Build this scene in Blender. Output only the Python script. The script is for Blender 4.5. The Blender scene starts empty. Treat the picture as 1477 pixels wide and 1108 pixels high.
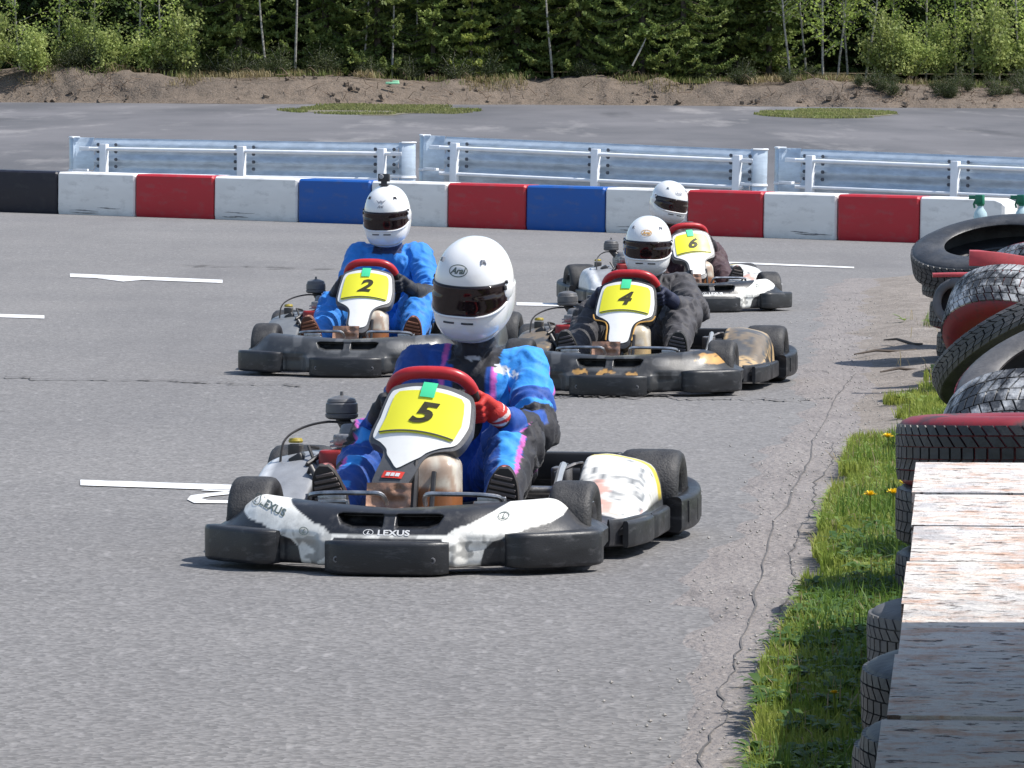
import bpy, math, random
import numpy as np
from mathutils import Vector, Matrix

random.seed(7)
RNG = np.random.default_rng(7)
R = math.radians
SC = bpy.context.scene
COL = SC.collection

# ---------------------------------------------------------------- camera, sky, sun, exposure
CAM_H = 1.41
F_PX = 7200.0
PITCH = math.atan(404.0 / F_PX)
cam_d = bpy.data.cameras.new('camera')
cam_d.sensor_width = 36.0
cam_d.lens = F_PX / 1477.0 * 36.0
cam_d.clip_start = 0.5
cam_d.clip_end = 3000.0
cam = bpy.data.objects.new('camera', cam_d)
COL.objects.link(cam)
cam.location = (0, 0, CAM_H)
cam.rotation_euler = (math.pi / 2 - PITCH, 0, 0)
SC.camera = cam

SUN_TO = Vector((0.55, -0.06, 0.83)).normalized()
wd = bpy.data.worlds.new('World')
SC.world = wd
wd.use_nodes = True
wn = wd.node_tree
wn.nodes.clear()
sky = wn.nodes.new('ShaderNodeTexSky')
sky.sky_type = 'NISHITA'
sky.sun_disc = False
sky.sun_elevation = math.asin(SUN_TO.z)
sky.sun_rotation = math.atan2(SUN_TO.x, SUN_TO.y)
sky.air_density = 1.1
sky.dust_density = 1.2
bg = wn.nodes.new('ShaderNodeBackground')
bg.inputs['Strength'].default_value = 0.125
wo = wn.nodes.new('ShaderNodeOutputWorld')
wn.links.new(sky.outputs[0], bg.inputs[0])
wn.links.new(bg.outputs[0], wo.inputs[0])

sun_d = bpy.data.lights.new('sun', 'SUN')
sun_d.energy = 4.2
sun_d.angle = R(0.53)
sun_d.color = (1.0, 0.965, 0.91)
sun = bpy.data.objects.new('sun', sun_d)
COL.objects.link(sun)
sun.rotation_euler = (-SUN_TO).to_track_quat('-Z', 'Y').to_euler()
SC.view_settings.view_transform = 'Standard'
SC.view_settings.look = 'None'
SC.view_settings.gamma = 1.0
SC.view_settings.use_curve_mapping = False
SC.view_settings.exposure = 0.50


# ---------------------------------------------------------------- helpers
def at(u, v, Y):
    """the point at depth Y that lies on the ray of photograph pixel u, v"""
    dx, dy = (u - 738.5) / F_PX, (554 - v) / F_PX
    cp, sp = math.cos(PITCH), math.sin(PITCH)
    d = Vector((dx, cp + dy * sp, -sp + dy * cp))
    k = Y / d.y
    return Vector((d.x * k, Y, CAM_H + d.z * k))


def gp(u, v, z=0.0):
    """the point at height z on the ray of photograph pixel u, v"""
    p = at(u, v, 1.0)
    k = (z - CAM_H) / (p.z - CAM_H)
    return Vector((p.x * k, k, z))


def sstep(a, b, x):
    t = np.clip((np.asarray(x, float) - a) / (b - a), 0, 1)
    return t * t * (3 - 2 * t)


def _h(ix, iy, iz, seed):
    n = (ix.astype(np.uint64) * np.uint64(73856093)) ^ (iy.astype(np.uint64) * np.uint64(19349663)) ^ (iz.astype(np.uint64) * np.uint64(83492791)) ^ np.uint64(seed * 2654435 + 12345)
    n = (n ^ (n >> np.uint64(13))) * np.uint64(1274126177)
    n = n & np.uint64(0xFFFFFFFF)
    n = (n ^ (n >> np.uint64(16))) * np.uint64(2246822519)
    n = n & np.uint64(0xFFFFFFFF)
    return ((n ^ (n >> np.uint64(15))) & np.uint64(0xFFFF)).astype(float) / 65535.0


def vn(P, seed=0):
    """smooth value noise 0..1 at points P (n,3)"""
    P = np.asarray(P, float) + 1000.0
    i = np.floor(P).astype(np.int64)
    f = P - i
    f = f * f * (3 - 2 * f)
    out = 0
    for dx in (0, 1):
        wx = f[:, 0] if dx else 1 - f[:, 0]
        for dy in (0, 1):
            wy = f[:, 1] if dy else 1 - f[:, 1]
            for dz in (0, 1):
                wz = f[:, 2] if dz else 1 - f[:, 2]
                out = out + wx * wy * wz * _h(i[:, 0] + dx, i[:, 1] + dy, i[:, 2] + dz, seed)
    return out


def tag(o, label=None, cat=None, group=None, kind=None):
    if label: o['label'] = label
    if cat: o['category'] = cat
    if group: o['group'] = group
    if kind: o['kind'] = kind
    return o


def empty(name, loc=(0, 0, 0), rz=0.0, label=None, cat=None, group=None):
    o = bpy.data.objects.new(name, None)
    COL.objects.link(o)
    o.location = loc
    o.rotation_euler = (0, 0, rz)
    o.empty_display_size = 0.1
    return tag(o, label, cat, group)


def link(name, me, parent=None, loc=None):
    o = bpy.data.objects.new(name, me)
    COL.objects.link(o)
    if parent: o.parent = parent
    if loc is not None: o.location = loc
    return o


def copy_tree(o, parent=None):
    c = o.copy()
    COL.objects.link(c)
    c.parent = parent
    for ch in list(o.children):
        copy_tree(ch, c)
    return c


def np_mesh(name, V, Fq, mat=None, smooth=False, cols=None):
    """mesh from numpy: V (n,3), Fq (m,3 or 4)"""
    V = np.asarray(V, np.float32)
    Fq = np.asarray(Fq, np.int32)
    me = bpy.data.meshes.new(name)
    me.vertices.add(len(V))
    me.vertices.foreach_set('co', V.ravel())
    k = Fq.shape[1]
    me.loops.add(Fq.size)
    me.loops.foreach_set('vertex_index', Fq.ravel())
    me.polygons.add(len(Fq))
    me.polygons.foreach_set('loop_start', np.arange(0, Fq.size, k, dtype=np.int32))
    me.polygons.foreach_set('loop_total', np.full(len(Fq), k, np.int32))
    if smooth:
        me.polygons.foreach_set('use_smooth', np.ones(len(Fq), bool))
    if cols is not None:
        a = me.color_attributes.new('col', 'FLOAT_COLOR', 'POINT')
        c = np.ones((len(V), 4), np.float32)
        c[:, :3] = cols
        a.data.foreach_set('color', c.ravel())
    if mat: me.materials.append(mat)
    me.update(calc_edges=True)
    me.validate()
    return me


class MB:
    """collects shapes, builds ONE mesh"""
    def __init__(s):
        s.v = []; s.f = []

    def add(s, vs, fs):
        n = len(s.v)
        s.v += [tuple(p) for p in vs]
        s.f += [tuple(i + n for i in f) for f in fs]
        return s

    def box(s, c, size, bev=0.0, M=None):
        hx, hy, hz = size[0] / 2, size[1] / 2, size[2] / 2
        b = min(bev, hx * .98, hy * .98, hz * .98)
        vs = []; fs = []
        if b <= 0:
            vs = [(x * hx, y * hy, z * hz) for x in (-1, 1) for y in (-1, 1) for z in (-1, 1)]
            fs = [(0, 1, 3, 2), (4, 6, 7, 5), (0, 4, 5, 1), (2, 3, 7, 6), (0, 2, 6, 4), (1, 5, 7, 3)]
        else:
            # rounded outline swept through z with inset rings
            def ring(ins, z):
                out = []
                for cx, cy, a0 in ((1, 1, 0), (-1, 1, 90), (-1, -1, 180), (1, -1, 270)):
                    for k in range(4):
                        a = R(a0 + k * 30)
                        r = b - ins
                        out.append((cx * (hx - b) + r * math.cos(a), cy * (hy - b) + r * math.sin(a), z))
                return out
            rings = [ring(b * .999, -hz), ring(b * .3, -hz + 0.0 * b), ring(0.13 * b, -hz + b * .13), ring(0, -hz + b * .5),
                     ring(0, hz - b * .5), ring(.13 * b, hz - b * .13), ring(b * .3, hz), ring(b * .999, hz)]
            m = 16
            for r_ in rings: vs += r_
            for i in range(len(rings) - 1):
                for k in range(m):
                    fs.append((i * m + k, i * m + (k + 1) % m, (i + 1) * m + (k + 1) % m, (i + 1) * m + k))
            fs.append(tuple(range(m - 1, -1, -1)))
            fs.append(tuple((len(rings) - 1) * m + k for k in range(m)))
        out = []
        for p in vs:
            q = Vector(p)
            if M: q = M @ q
            out.append(q + Vector(c))
        return s.add(out, fs)

    def tube(s, pts, r, n=8, caps=True, closed=False):
        pts = [Vector(p) for p in pts]
        rr = r if isinstance(r, (list, tuple)) else [r] * len(pts)
        vs = []; fs = []
        up = None
        m = len(pts)
        for i, p in enumerate(pts):
            a = pts[(i - 1) % m] if (i > 0 or closed) else p
            b = pts[(i + 1) % m] if (i < m - 1 or closed) else p
            t = (b - a).normalized()
            if up is None:
                up = Vector((0, 0, 1)) if abs(t.z) < .9 else Vector((1, 0, 0))
            sd = t.cross(up)
            if sd.length < 1e-5: sd = t.cross(Vector((0, 1, 0)))
            sd.normalize()
            up2 = sd.cross(t).normalized()
            up = up2
            for k in range(n):
                w = 2 * math.pi * k / n
                vs.append(p + (sd * math.cos(w) + up2 * math.sin(w)) * rr[i])
        for i in range(m if closed else m - 1):
            j = (i + 1) % m
            for k in range(n):
                fs.append((i * n + k, i * n + (k + 1) % n, j * n + (k + 1) % n, j * n + k))
        if caps and not closed:
            fs.append(tuple(range(n - 1, -1, -1)))
            fs.append(tuple((m - 1) * n + k for k in range(n)))
        return s.add(vs, fs)

    def lathe(s, prof, n=24, M=None, c=(0, 0, 0), cap=False):
        """prof: (r, h) pairs about local z"""
        vs = []; fs = []
        m = len(prof)
        for r, h in prof:
            for k in range(n):
                a = 2 * math.pi * k / n
                q = Vector((r * math.cos(a), r * math.sin(a), h))
                if M: q = M @ q
                vs.append(q + Vector(c))
        for i in range(m - 1):
            for k in range(n):
                fs.append((i * n + k, i * n + (k + 1) % n, (i + 1) * n + (k + 1) % n, (i + 1) * n + k))
        if cap:
            fs.append(tuple(range(n - 1, -1, -1)))
            fs.append(tuple((m - 1) * n + k for k in range(n)))
        return s.add(vs, fs)

    def sweep(s, path, sec, closed=False, caps=True):
        """path: list of (pos, side vector, up vector); sec: list of (a, b) in side/up"""
        vs = []; fs = []
        m = len(path); n = len(sec)
        for P, S, U in path:
            for a, b in sec:
                vs.append(Vector(P) + Vector(S) * a + Vector(U) * b)
        for i in range(m if closed else m - 1):
            j = (i + 1) % m
            for k in range(n):
                fs.append((i * n + k, i * n + (k + 1) % n, j * n + (k + 1) % n, j * n + k))
        if caps and not closed:
            fs.append(tuple(range(n - 1, -1, -1)))
            fs.append(tuple((m - 1) * n + k for k in range(n)))
        return s.add(vs, fs)

    def mesh(s, name, mat, smooth=True, ang=40):
        me = bpy.data.meshes.new(name)
        me.from_pydata([tuple(v) for v in s.v], [], s.f)
        if mat: me.materials.append(mat)
        if smooth:
            for p in me.polygons: p.use_smooth = True
            try: me.set_sharp_from_angle(angle=R(ang))
            except Exception: pass
        me.update()
        return me

    def build(s, name, mat, parent=None, smooth=True, ang=40):
        return link(name, s.mesh(name, mat, smooth, ang), parent)


def rrect(w, h, b, n=3):
    """rounded rectangle section, centred"""
    out = []
    for cx, cy, a0 in ((1, 1, 0), (-1, 1, 90), (-1, -1, 180), (1, -1, 270)):
        for k in range(n + 1):
            a = R(a0 + 90 * k / n)
            out.append((cx * (w / 2 - b) + b * math.cos(a), cy * (h / 2 - b) + b * math.sin(a)))
    return out


# ---------------------------------------------------------------- materials
_M = {}


def mat(name, col=(.5, .5, .5), rough=.5, metal=0.0, var=.12, vs=6.0, bump=0.0, bs=60.0, attr=False, dirt=None, dirt_amt=.5,
        ds=9.0, trans=0.0, coat=0.0, spec=.5, sheen=0.0, dlo=.45, dhi=.7, stretch=(1, 1, 1)):
    if name in _M: return _M[name]
    m = bpy.data.materials.new(name)
    m.use_nodes = True
    nt = m.node_tree; N = nt.nodes; L = nt.links
    p = N['Principled BSDF']
    out = N['Material Output']
    tc = N.new('ShaderNodeTexCoord')
    mp = N.new('ShaderNodeMapping')
    mp.inputs['Scale'].default_value = stretch
    L.new(tc.outputs['Object'], mp.inputs[0])
    co = mp.outputs[0]
    nz = N.new('ShaderNodeTexNoise'); nz.inputs['Scale'].default_value = vs; nz.inputs['Detail'].default_value = 6
    L.new(co, nz.inputs['Vector'])
    mr = N.new('ShaderNodeMapRange')
    mr.inputs[1].default_value = .25; mr.inputs[2].default_value = .75
    mr.inputs[3].default_value = 1 - var; mr.inputs[4].default_value = 1 + var
    L.new(nz.outputs[0], mr.inputs[0])
    mx = N.new('ShaderNodeVectorMath'); mx.operation = 'SCALE'
    if attr:
        at_ = N.new('ShaderNodeAttribute'); at_.attribute_name = 'col'
        L.new(at_.outputs['Color'], mx.inputs[0])
    else:
        mx.inputs[0].default_value = col[:3]
    L.new(mr.outputs[0], mx.inputs['Scale'])
    cur = mx.outputs[0]
    if dirt is not None:
        n2 = N.new('ShaderNodeTexNoise'); n2.inputs['Scale'].default_value = ds; n2.inputs['Detail'].default_value = 9
        n2.inputs['Roughness'].default_value = .68
        L.new(co, n2.inputs['Vector'])
        m2 = N.new('ShaderNodeMapRange'); m2.inputs[1].default_value = dlo; m2.inputs[2].default_value = dhi
        m2.inputs[3].default_value = 0; m2.inputs[4].default_value = dirt_amt
        L.new(n2.outputs[0], m2.inputs[0])
        mm = N.new('ShaderNodeMix'); mm.data_type = 'RGBA'
        L.new(m2.outputs[0], mm.inputs[0]); L.new(cur, mm.inputs[6]); mm.inputs[7].default_value = (*dirt, 1)
        cur = mm.outputs[2]
    L.new(cur, p.inputs['Base Color'])
    r2 = N.new('ShaderNodeMapRange')
    r2.inputs[1].default_value = .3; r2.inputs[2].default_value = .7
    r2.inputs[3].default_value = max(.03, rough - .08); r2.inputs[4].default_value = min(1, rough + .1)
    L.new(nz.outputs[0], r2.inputs[0]); L.new(r2.outputs[0], p.inputs['Roughness'])
    p.inputs['Metallic'].default_value = metal
    p.inputs['Specular IOR Level'].default_value = spec
    p.inputs['Coat Weight'].default_value = coat
    if sheen: p.inputs['Sheen Weight'].default_value = sheen
    if bump > 0:
        n3 = N.new('ShaderNodeTexNoise'); n3.inputs['Scale'].default_value = bs; n3.inputs['Detail'].default_value = 5
        L.new(co, n3.inputs['Vector'])
        b = N.new('ShaderNodeBump'); b.inputs['Strength'].default_value = bump; b.inputs['Distance'].default_value = .01
        L.new(n3.outputs[0], b.inputs['Height']); L.new(b.outputs[0], p.inputs['Normal'])
    if trans > 0:
        tr = N.new('ShaderNodeBsdfTranslucent')
        L.new(cur, tr.inputs[0])
        ms = N.new('ShaderNodeMixShader'); ms.inputs[0].default_value = trans
        L.new(p.outputs[0], ms.inputs[1]); L.new(tr.outputs[0], ms.inputs[2]); L.new(ms.outputs[0], out.inputs[0])
    _M[name] = m
    return m


black_plastic = mat('scuffed_black_plastic', (.018, .019, .022), .42, var=.3, vs=14, bump=.10, bs=220, dirt=(.17, .17, .18), dirt_amt=.5, ds=30, dlo=.54, dhi=.8, stretch=(1, .35, 1.6))
grey_plastic = mat('grey_plastic', (.10, .10, .105), .45, var=.2, vs=10, bump=.1, bs=90, dirt=(.2, .19, .18), dirt_amt=.35, ds=12)
paint_attr = mat('painted_plastic', rough=.38, attr=True, var=.14, vs=16, bump=.06, bs=160, dirt=(.16, .155, .15), dirt_amt=.45, ds=24, dlo=.52, dhi=.78)
tyre_rubber = mat('tyre_rubber', (.022, .022, .024), .62, var=.3, vs=20, bump=.3, bs=150, dirt=(.10, .095, .09), dirt_amt=.5, ds=12)
steel = mat('dull_steel', (.42, .42, .43), .35, metal=.9, var=.25, vs=30, bump=.1, dirt=(.05, .04, .035), dirt_amt=.6, ds=20)
dark_steel = mat('dark_painted_steel', (.03, .03, .032), .4, metal=.2, var=.3, vs=20, dirt=(.12, .1, .09), dirt_amt=.4)
alloy = mat('cast_alloy', (.36, .36, .37), .45, metal=.6, var=.3, vs=30, bump=.3, bs=80, dirt=(.06, .055, .05), dirt_amt=.75, ds=25)
seat_black = mat('black_seat_shell', (.015, .016, .02), .5, var=.2)
red_vinyl = mat('red_wheel_rim', (.42, .015, .02), .38, var=.15, vs=20)
white_face = mat('white_panel', (.87, .86, .83), .3, var=.03, vs=8, dirt=(.5, .47, .42), dirt_amt=.22, ds=20, dlo=.5, dhi=.85)
yellow_plate = mat('yellow_number_plate', (.88, .83, .045), .4, var=.04)
digit_black = mat('digit_black', (.04, .035, .01), .5, var=.1)
green_tape = mat('green_tape', (.06, .62, .30), .5, var=.1)
red_label = mat('red_label', (.75, .06, .04), .4, var=.1)
white_print = mat('white_print', (.75, .75, .74), .4, var=.08, dirt=(.3, .3, .3), dirt_amt=.3)
grey_print = mat('grey_print', (.10, .13, .12), .5, var=.2)
gold_print = mat('gold_print', (.60, .33, .08), .4, var=.3, vs=30)
yellow_film = mat('yellow_film', (.78, .55, .05), .4, var=.1)
helmet_white = mat('white_helmet_shell', (.80, .80, .80), .16, var=.02, coat=.6, dirt=(.40, .39, .38), dirt_amt=.35, ds=34, dlo=.62, dhi=.78, stretch=(1, 1, 2))
helmet_trim = mat('helmet_trim', (.03, .03, .035), .45)
helmet_grey = mat('helmet_vent_grey', (.30, .31, .34), .3)
skin = mat('skin', (.42, .24, .17), .5, var=.08)
fabric = mat('suit_fabric', rough=.7, attr=True, var=.16, vs=22, bump=.35, bs=38, sheen=.1)
shoe_mat = mat('shoe_leather', rough=.6, attr=True, var=.15, vs=40, bump=.2)
fuel_mat = mat('fuel_tank_plastic', rough=.3, attr=True, var=.12, vs=18, trans=.15, dirt=(.25, .12, .06), dirt_amt=.5, ds=12)
glove_mat = mat('glove_fabric', rough=.7, attr=True, var=.15, vs=60, bump=.2, bs=200)
red_steel = mat('red_painted_metal', (.28, .015, .015), .4, var=.3, vs=20, dirt=(.06, .03, .03), dirt_amt=.6)
brown_foil = mat('brown_scuffed_plastic', (.42, .24, .16), .3, var=.5, vs=18, bump=1.0, bs=14, dirt=(.12, .05, .03), dirt_amt=.7, ds=14)


def visor_mat():
    m = bpy.data.materials.new('tinted_visor'); m.use_nodes = True
    N = m.node_tree.nodes; L = m.node_tree.links
    p = N['Principled BSDF']; out = N['Material Output']
    p.inputs['Base Color'].default_value = (.02, .012, .014, 1)
    p.inputs['Roughness'].default_value = .06
    p.inputs['Coat Weight'].default_value = .5
    t = N.new('ShaderNodeBsdfTransparent'); t.inputs[0].default_value = (.75, .42, .36, 1)
    ms = N.new('ShaderNodeMixShader'); ms.inputs[0].default_value = .38
    L.new(p.outputs[0], ms.inputs[1]); L.new(t.outputs[0], ms.inputs[2]); L.new(ms.outputs[0], out.inputs[0])
    return m


visor_tint = visor_mat()


def text2d(s, size=1.0, bold=0.0, shear=0.0):
    """flat text as (verts (n,2) centred, faces)"""
    cu = bpy.data.curves.new('tmp_text', 'FONT')
    cu.body = s; cu.size = size; cu.offset = bold; cu.shear = shear
    cu.align_x = 'CENTER'; cu.align_y = 'CENTER'
    cu.resolution_u = 4
    o = bpy.data.objects.new('tmp_text', cu)
    COL.objects.link(o)
    dg = bpy.context.evaluated_depsgraph_get()
    me = bpy.data.meshes.new_from_object(o.evaluated_get(dg))
    V = np.array([v.co[:2] for v in me.vertices]); Fs = [tuple(p.vertices) for p in me.polygons]
    bpy.data.objects.remove(o); bpy.data.curves.remove(cu); bpy.data.meshes.remove(me)
    V = V - (V.min(0) + V.max(0)) / 2
    return V, Fs


def oval2d(a, b, w, n=32):
    V = []; Fs = []
    for k in range(n):
        t = 2 * math.pi * k / n
        V.append((a * math.cos(t), b * math.sin(t))); V.append(((a - w) * math.cos(t), (b - w) * math.sin(t)))
    for k in range(n):
        j = (k + 1) % n
        Fs.append((2 * k, 2 * j, 2 * j + 1, 2 * k + 1))
    return np.array(V), Fs


def decal(name, parts, fmap, m, parent):
    """parts: list of (V2, faces, dx, dy, rot); fmap (x,y)->3D"""
    mb = MB()
    for V, Fs, dx, dy, rot in parts:
        c, s_ = math.cos(rot), math.sin(rot)
        mb.add([fmap(x * c - y * s_ + dx, x * s_ + y * c + dy) for x, y in V], Fs)
    return mb.build(name, m, parent, smooth=False)


def poly_sdf(P, poly):
    """signed distance (negative inside) of points P (n,2) to polygon"""
    P = np.asarray(P, float); poly = np.asarray(poly, float)
    d = np.full(len(P), 1e9); ins = np.zeros(len(P), bool)
    for i in range(len(poly)):
        a = poly[i]; b = poly[(i + 1) % len(poly)]
        e = b - a; w = P - a
        t = np.clip((w @ e) / (e @ e), 0, 1)
        q = w - t[:, None] * e
        d = np.minimum(d, np.hypot(q[:, 0], q[:, 1]))
        c = ((a[1] > P[:, 1]) != (b[1] > P[:, 1])) & (P[:, 0] < (b[0] - a[0]) * (P[:, 1] - a[1]) / (b[1] - a[1] + 1e-12) + a[0])
        ins ^= c
    return np.where(ins, -d, d)
# ================================================================ KART
NW = .60
dull_bolt = mat('dull_bolt', (.16, .16, .17), .5, metal=.3, var=.3)


def nose_xf(y):
    w = abs(y) / NW
    return .98 - .28 * w ** 2.3


def nose_prof(y):
    """profile points (dx, z) of the nose body at lateral y"""
    w = abs(y) / NW
    e = max(0.0, (w - .93) / .07)
    pts = [(-.05, .022), (-.008, .03), (0, .06), (-.004, .095), (-.016, .112), (-.045, .152), (-.068 - .01 * w, .176 + .012 * w), (-.10 - .02 * w, .190 + .024 * w),
           (-.145 - .045 * w, .192 + .032 * w), (-.175 - .07 * w, .178 + .03 * w), (-.185 - .075 * w, .12), (-.185 - .075 * w, .05)]
    sw = float(sstep(.72, 1.0, w))
    pts = [(a - .015 * sw * (z > .15), z if z < .115 else .115 + (z - .115) * (1 - .90 * sw)) for a, z in pts]
    if e > 0:
        k = math.sqrt(max(0, 1 - e * e * .93))
        pts = [(-.10 + (a + .10) * (.45 + .55 * k), .10 + (z - .10) * (.35 + .65 * k)) for a, z in pts]
    return pts


def smooth_prof(pts, n):
    """Catmull-Rom resampling of a polyline"""
    P = np.array(pts, float)
    t = np.linspace(0, len(P) - 1, n)
    i = np.clip(np.floor(t).astype(int), 0, len(P) - 2); f = (t - i)[:, None]
    g = lambda k: P[np.clip(k, 0, len(P) - 1)]
    p0, p1, p2, p3 = g(i - 1), g(i), g(i + 1), g(i + 2)
    return .5 * (2 * p1 + (p2 - p0) * f + (2 * p0 - 5 * p1 + 4 * p2 - p3) * f * f + (3 * p1 - p0 - 3 * p2 + p3) * f ** 3)


def nose_point(y, z, off=.002):
    """point on the front of the nose at lateral y, height z"""
    P = smooth_prof(nose_prof(y), 60)[:46]
    k = int(np.argmax(P[:, 1]))
    P = P[6:k + 1]
    dx = np.interp(z, P[:, 1], P[:, 0])
    return (nose_xf(y) + dx + off, y, z + off * .5)


WHITE_POLY = [(.165, .110), (.20, .140), (.235, .150), (.30, .185), (.345, .215), (.46, .235), (.505, .205), (.495, .168), (.465, .150), (.41, .138), (.37, .118), (.31, .10), (.285, .077), (.27, .012), (.185, .012), (.175, .085)]


def make_nose(style, root):
    ny, nt = 421, 72
    ys = np.linspace(-NW, NW, ny)
    V = np.zeros((ny, nt, 3))
    for i, y in enumerate(ys):
        P = smooth_prof(nose_prof(y), nt)
        V[i, :, 0] = nose_xf(y) + P[:, 0]; V[i, :, 1] = y; V[i, :, 2] = P[:, 1]
    yy = V[:, :, 1].ravel(); zz = V[:, :, 2].ravel().copy()
    fr = np.repeat((np.arange(nt) < 54)[None], ny, 0).ravel()
    # grille opening pressed in, a post in its middle
    rr = np.array([(-.165, .176), (-.15, .150), (-.115, .137), (.115, .137), (.15, .150), (.165, .176), (.15, .181), (-.15, .181)])
    P2 = np.stack([yy, zz], 1)
    sd = poly_sdf(P2, rr)
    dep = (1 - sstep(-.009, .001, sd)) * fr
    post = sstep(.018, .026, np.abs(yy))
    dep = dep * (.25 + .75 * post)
    Vf = V.reshape(-1, 3)
    # recesses between the pads and flats where stickers sit
    ay = np.abs(yy)
    gap = sstep(.20, .24, ay) * (1 - sstep(.33, .37, ay)) * (1 - sstep(.08, .13, zz)) * fr
    Vf[:, 0] -= dep * .05 + gap * .03
    n1 = vn(np.stack([yy * 9, zz * 12, yy * 0], 1), 3) - .5
    Vf[:, 0] += n1 * .008
    base = np.array([.021, .022, .026]) if style != 'gold' else np.array([.028, .029, .031])
    if style == 'plain': base = np.array([.045, .047, .050])
    C = np.repeat(base[None], len(Vf), 0)
    nn = vn(np.stack([yy * 60, zz * 60, zz * 0], 1), 5)
    nb = vn(np.stack([yy * 22, zz * 30, zz * 0], 1), 9)
    if style == 'white':
        q = np.stack([ay, zz], 1)
        s1 = poly_sdf(q, WHITE_POLY)
        band = poly_sdf(P2, [(-.19, .112), (.19, .112), (.19, .122), (-.19, .122)])
        s1 = np.minimum(s1, band) + (nn - .5) * .0012
        m = 1 - sstep(-.0015, .0015, s1)
        # torn and scuffed places
        low = (1 - sstep(.09, .15, zz))
        worn = sstep(.58, .66, nb * .6 + nn * .4 + low * .12)
        m = m * fr * (1 - .45 * worn * (.3 + low))
        wc = np.array([.80, .79, .74])
        grime = (.90 + .10 * sstep(.25, .6, nb))[:, None]
        C = C * (1 - m[:, None]) + wc * grime * m[:, None]
    if style == 'gold':
        for poly in ([(-.19, .112), (-.10, .110), (-.09, .128), (-.18, .130)], [(-.05, .110), (.14, .108), (.11, .118), (-.04, .130)], [(.39, .17), (.44, .150), (.53, .155), (.50, .185), (.43, .195)], [(-.53, .16), (-.46, .155), (-.43, .185), (-.50, .195)]):
            s1 = poly_sdf(P2, poly) + (nb - .5) * .022 + (nn - .5) * .02
            m = (1 - sstep(-.003, .003, s1)) * fr
            C = C * (1 - m[:, None]) + np.array([.52, .29, .09]) * (.7 + .5 * nn[:, None]) * m[:, None]
        s1 = sstep(.55, .7, nb) * (1 - sstep(.3, .5, ay))
        C = C + (s1 * .05)[:, None]
    if style == 'plain':
        C = C + (sstep(.5, .75, nb) * .05)[:, None]
    C = C * (1 - dep[:, None] * post[:, None] * .75)  # inside of the grille painted darker, standing in for shade in a deep opening
    I = np.arange(ny * nt).reshape(ny, nt)
    F = np.stack([I[:-1, :-1], I[1:, :-1], I[1:, 1:], I[:-1, 1:]], -1).reshape(-1, 4)
    me = np_mesh('nose_fairing', Vf, F, paint_attr, True, C)
    nose = link('nose_fairing', me, root)
    mb = MB()
    for s in (0, ny - 1):
        mb.add([tuple(Vf[I[s, k]]) for k in range(nt)], [tuple(range(nt)) if s else tuple(range(nt - 1, -1, -1))])
    mb.build('end_cap', black_plastic, nose)
    # bumper pads
    def pad(y0, y1, z0, z1, pr):
        path = []
        n = 14
        for i in range(n + 1):
            y = y0 + (y1 - y0) * i / n
            e = min(i, n - i)
            k = (0.0, .75, .95)[e] if e < 3 else 1.0
            if e == 0: k = .35
            g = (nose_xf(y + .004) - nose_xf(y - .004)) / .008
            nrm = Vector((1, -g, 0)).normalized()
            path.append(((nose_xf(y) - .02, y, (z0 + z1) / 2), nrm * k, Vector((0, 0, 1)) * (.86 + .14 * k)))
        sec = [(a + (pr + .02) / 2 - .0, b) for a, b in rrect(pr + .03, z1 - z0, .014)]
        m2 = MB().sweep(path, sec)
        o = m2.build('bumper_pad', black_plastic, nose, ang=50)
        for f in (.12, .5, .88) if y1 - y0 > .3 else (.2, .8):
            y = y0 + (y1 - y0) * f
            g = (nose_xf(y + .004) - nose_xf(y - .004)) / .008
            nrm = Vector((1, -g, 0)).normalized()
            c = Vector((nose_xf(y), y, (z0 + z1) / 2 - .005)) + nrm * (pr - .004)
            M = nrm.to_track_quat('Z', 'Y').to_matrix()
            MB().lathe([(.011, 0), (.010, .004), (.006, .005), (.005, .001), (.0, .001)], 10, M, c).build('bolt', dull_bolt, o)
        return o
    pad(-.185, .185, .004, .106, .034)
    for s in (-1, 1):
        a, b = sorted((s * .345, s * .60))
        pad(a, b, .020, .128, .036)
    # prints
    if style == 'white':
        T, Tf = text2d('LEXUS', .030, .0009)
        fm = lambda x, y: nose_point(.0 + x, .127 + y * 1.0, .0015)
        oval = oval2d(.016, .0115, .0022)
        lv, lf = text2d('L', .016, .0006, .3)
        parts = [(T * [1.15, .72], Tf, .02, 0, 0), (oval[0] * [1, .8], oval[1], -.058, 0, 0), (lv * [1.3, .8], lf, -.058, 0, 0)]
        decal('lexus_lettering', parts, fm, white_print, nose)
        T2, T2f = text2d('LEXUS', .036, .001)
        fm2 = lambda x, y: nose_point(x, y, .0012)
        r_ = -R(17)
        ov = oval2d(.020, .013, .0025)
        decal('lexus_lettering', [(T2 * [1, .8], T2f, -.385, .187, r_), (ov[0], ov[1], -.455, .203, r_), (lv * [1.5, 1], lf, -.455, .203, r_)], fm2, grey_print, nose)
        decal('lexus_emblem', [(oval[0] * 1.0, oval[1], .335, .175, 0), (lv * 1.1, lf, .335, .175, 0)], fm2, grey_print, nose)
        decal('lexus_emblem', [(oval[0] * 1.0, oval[1], -.265, .125, -.2), (lv * 1.1, lf, -.265, .125, -.2)], fm2, grey_print, nose)
    return nose


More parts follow.
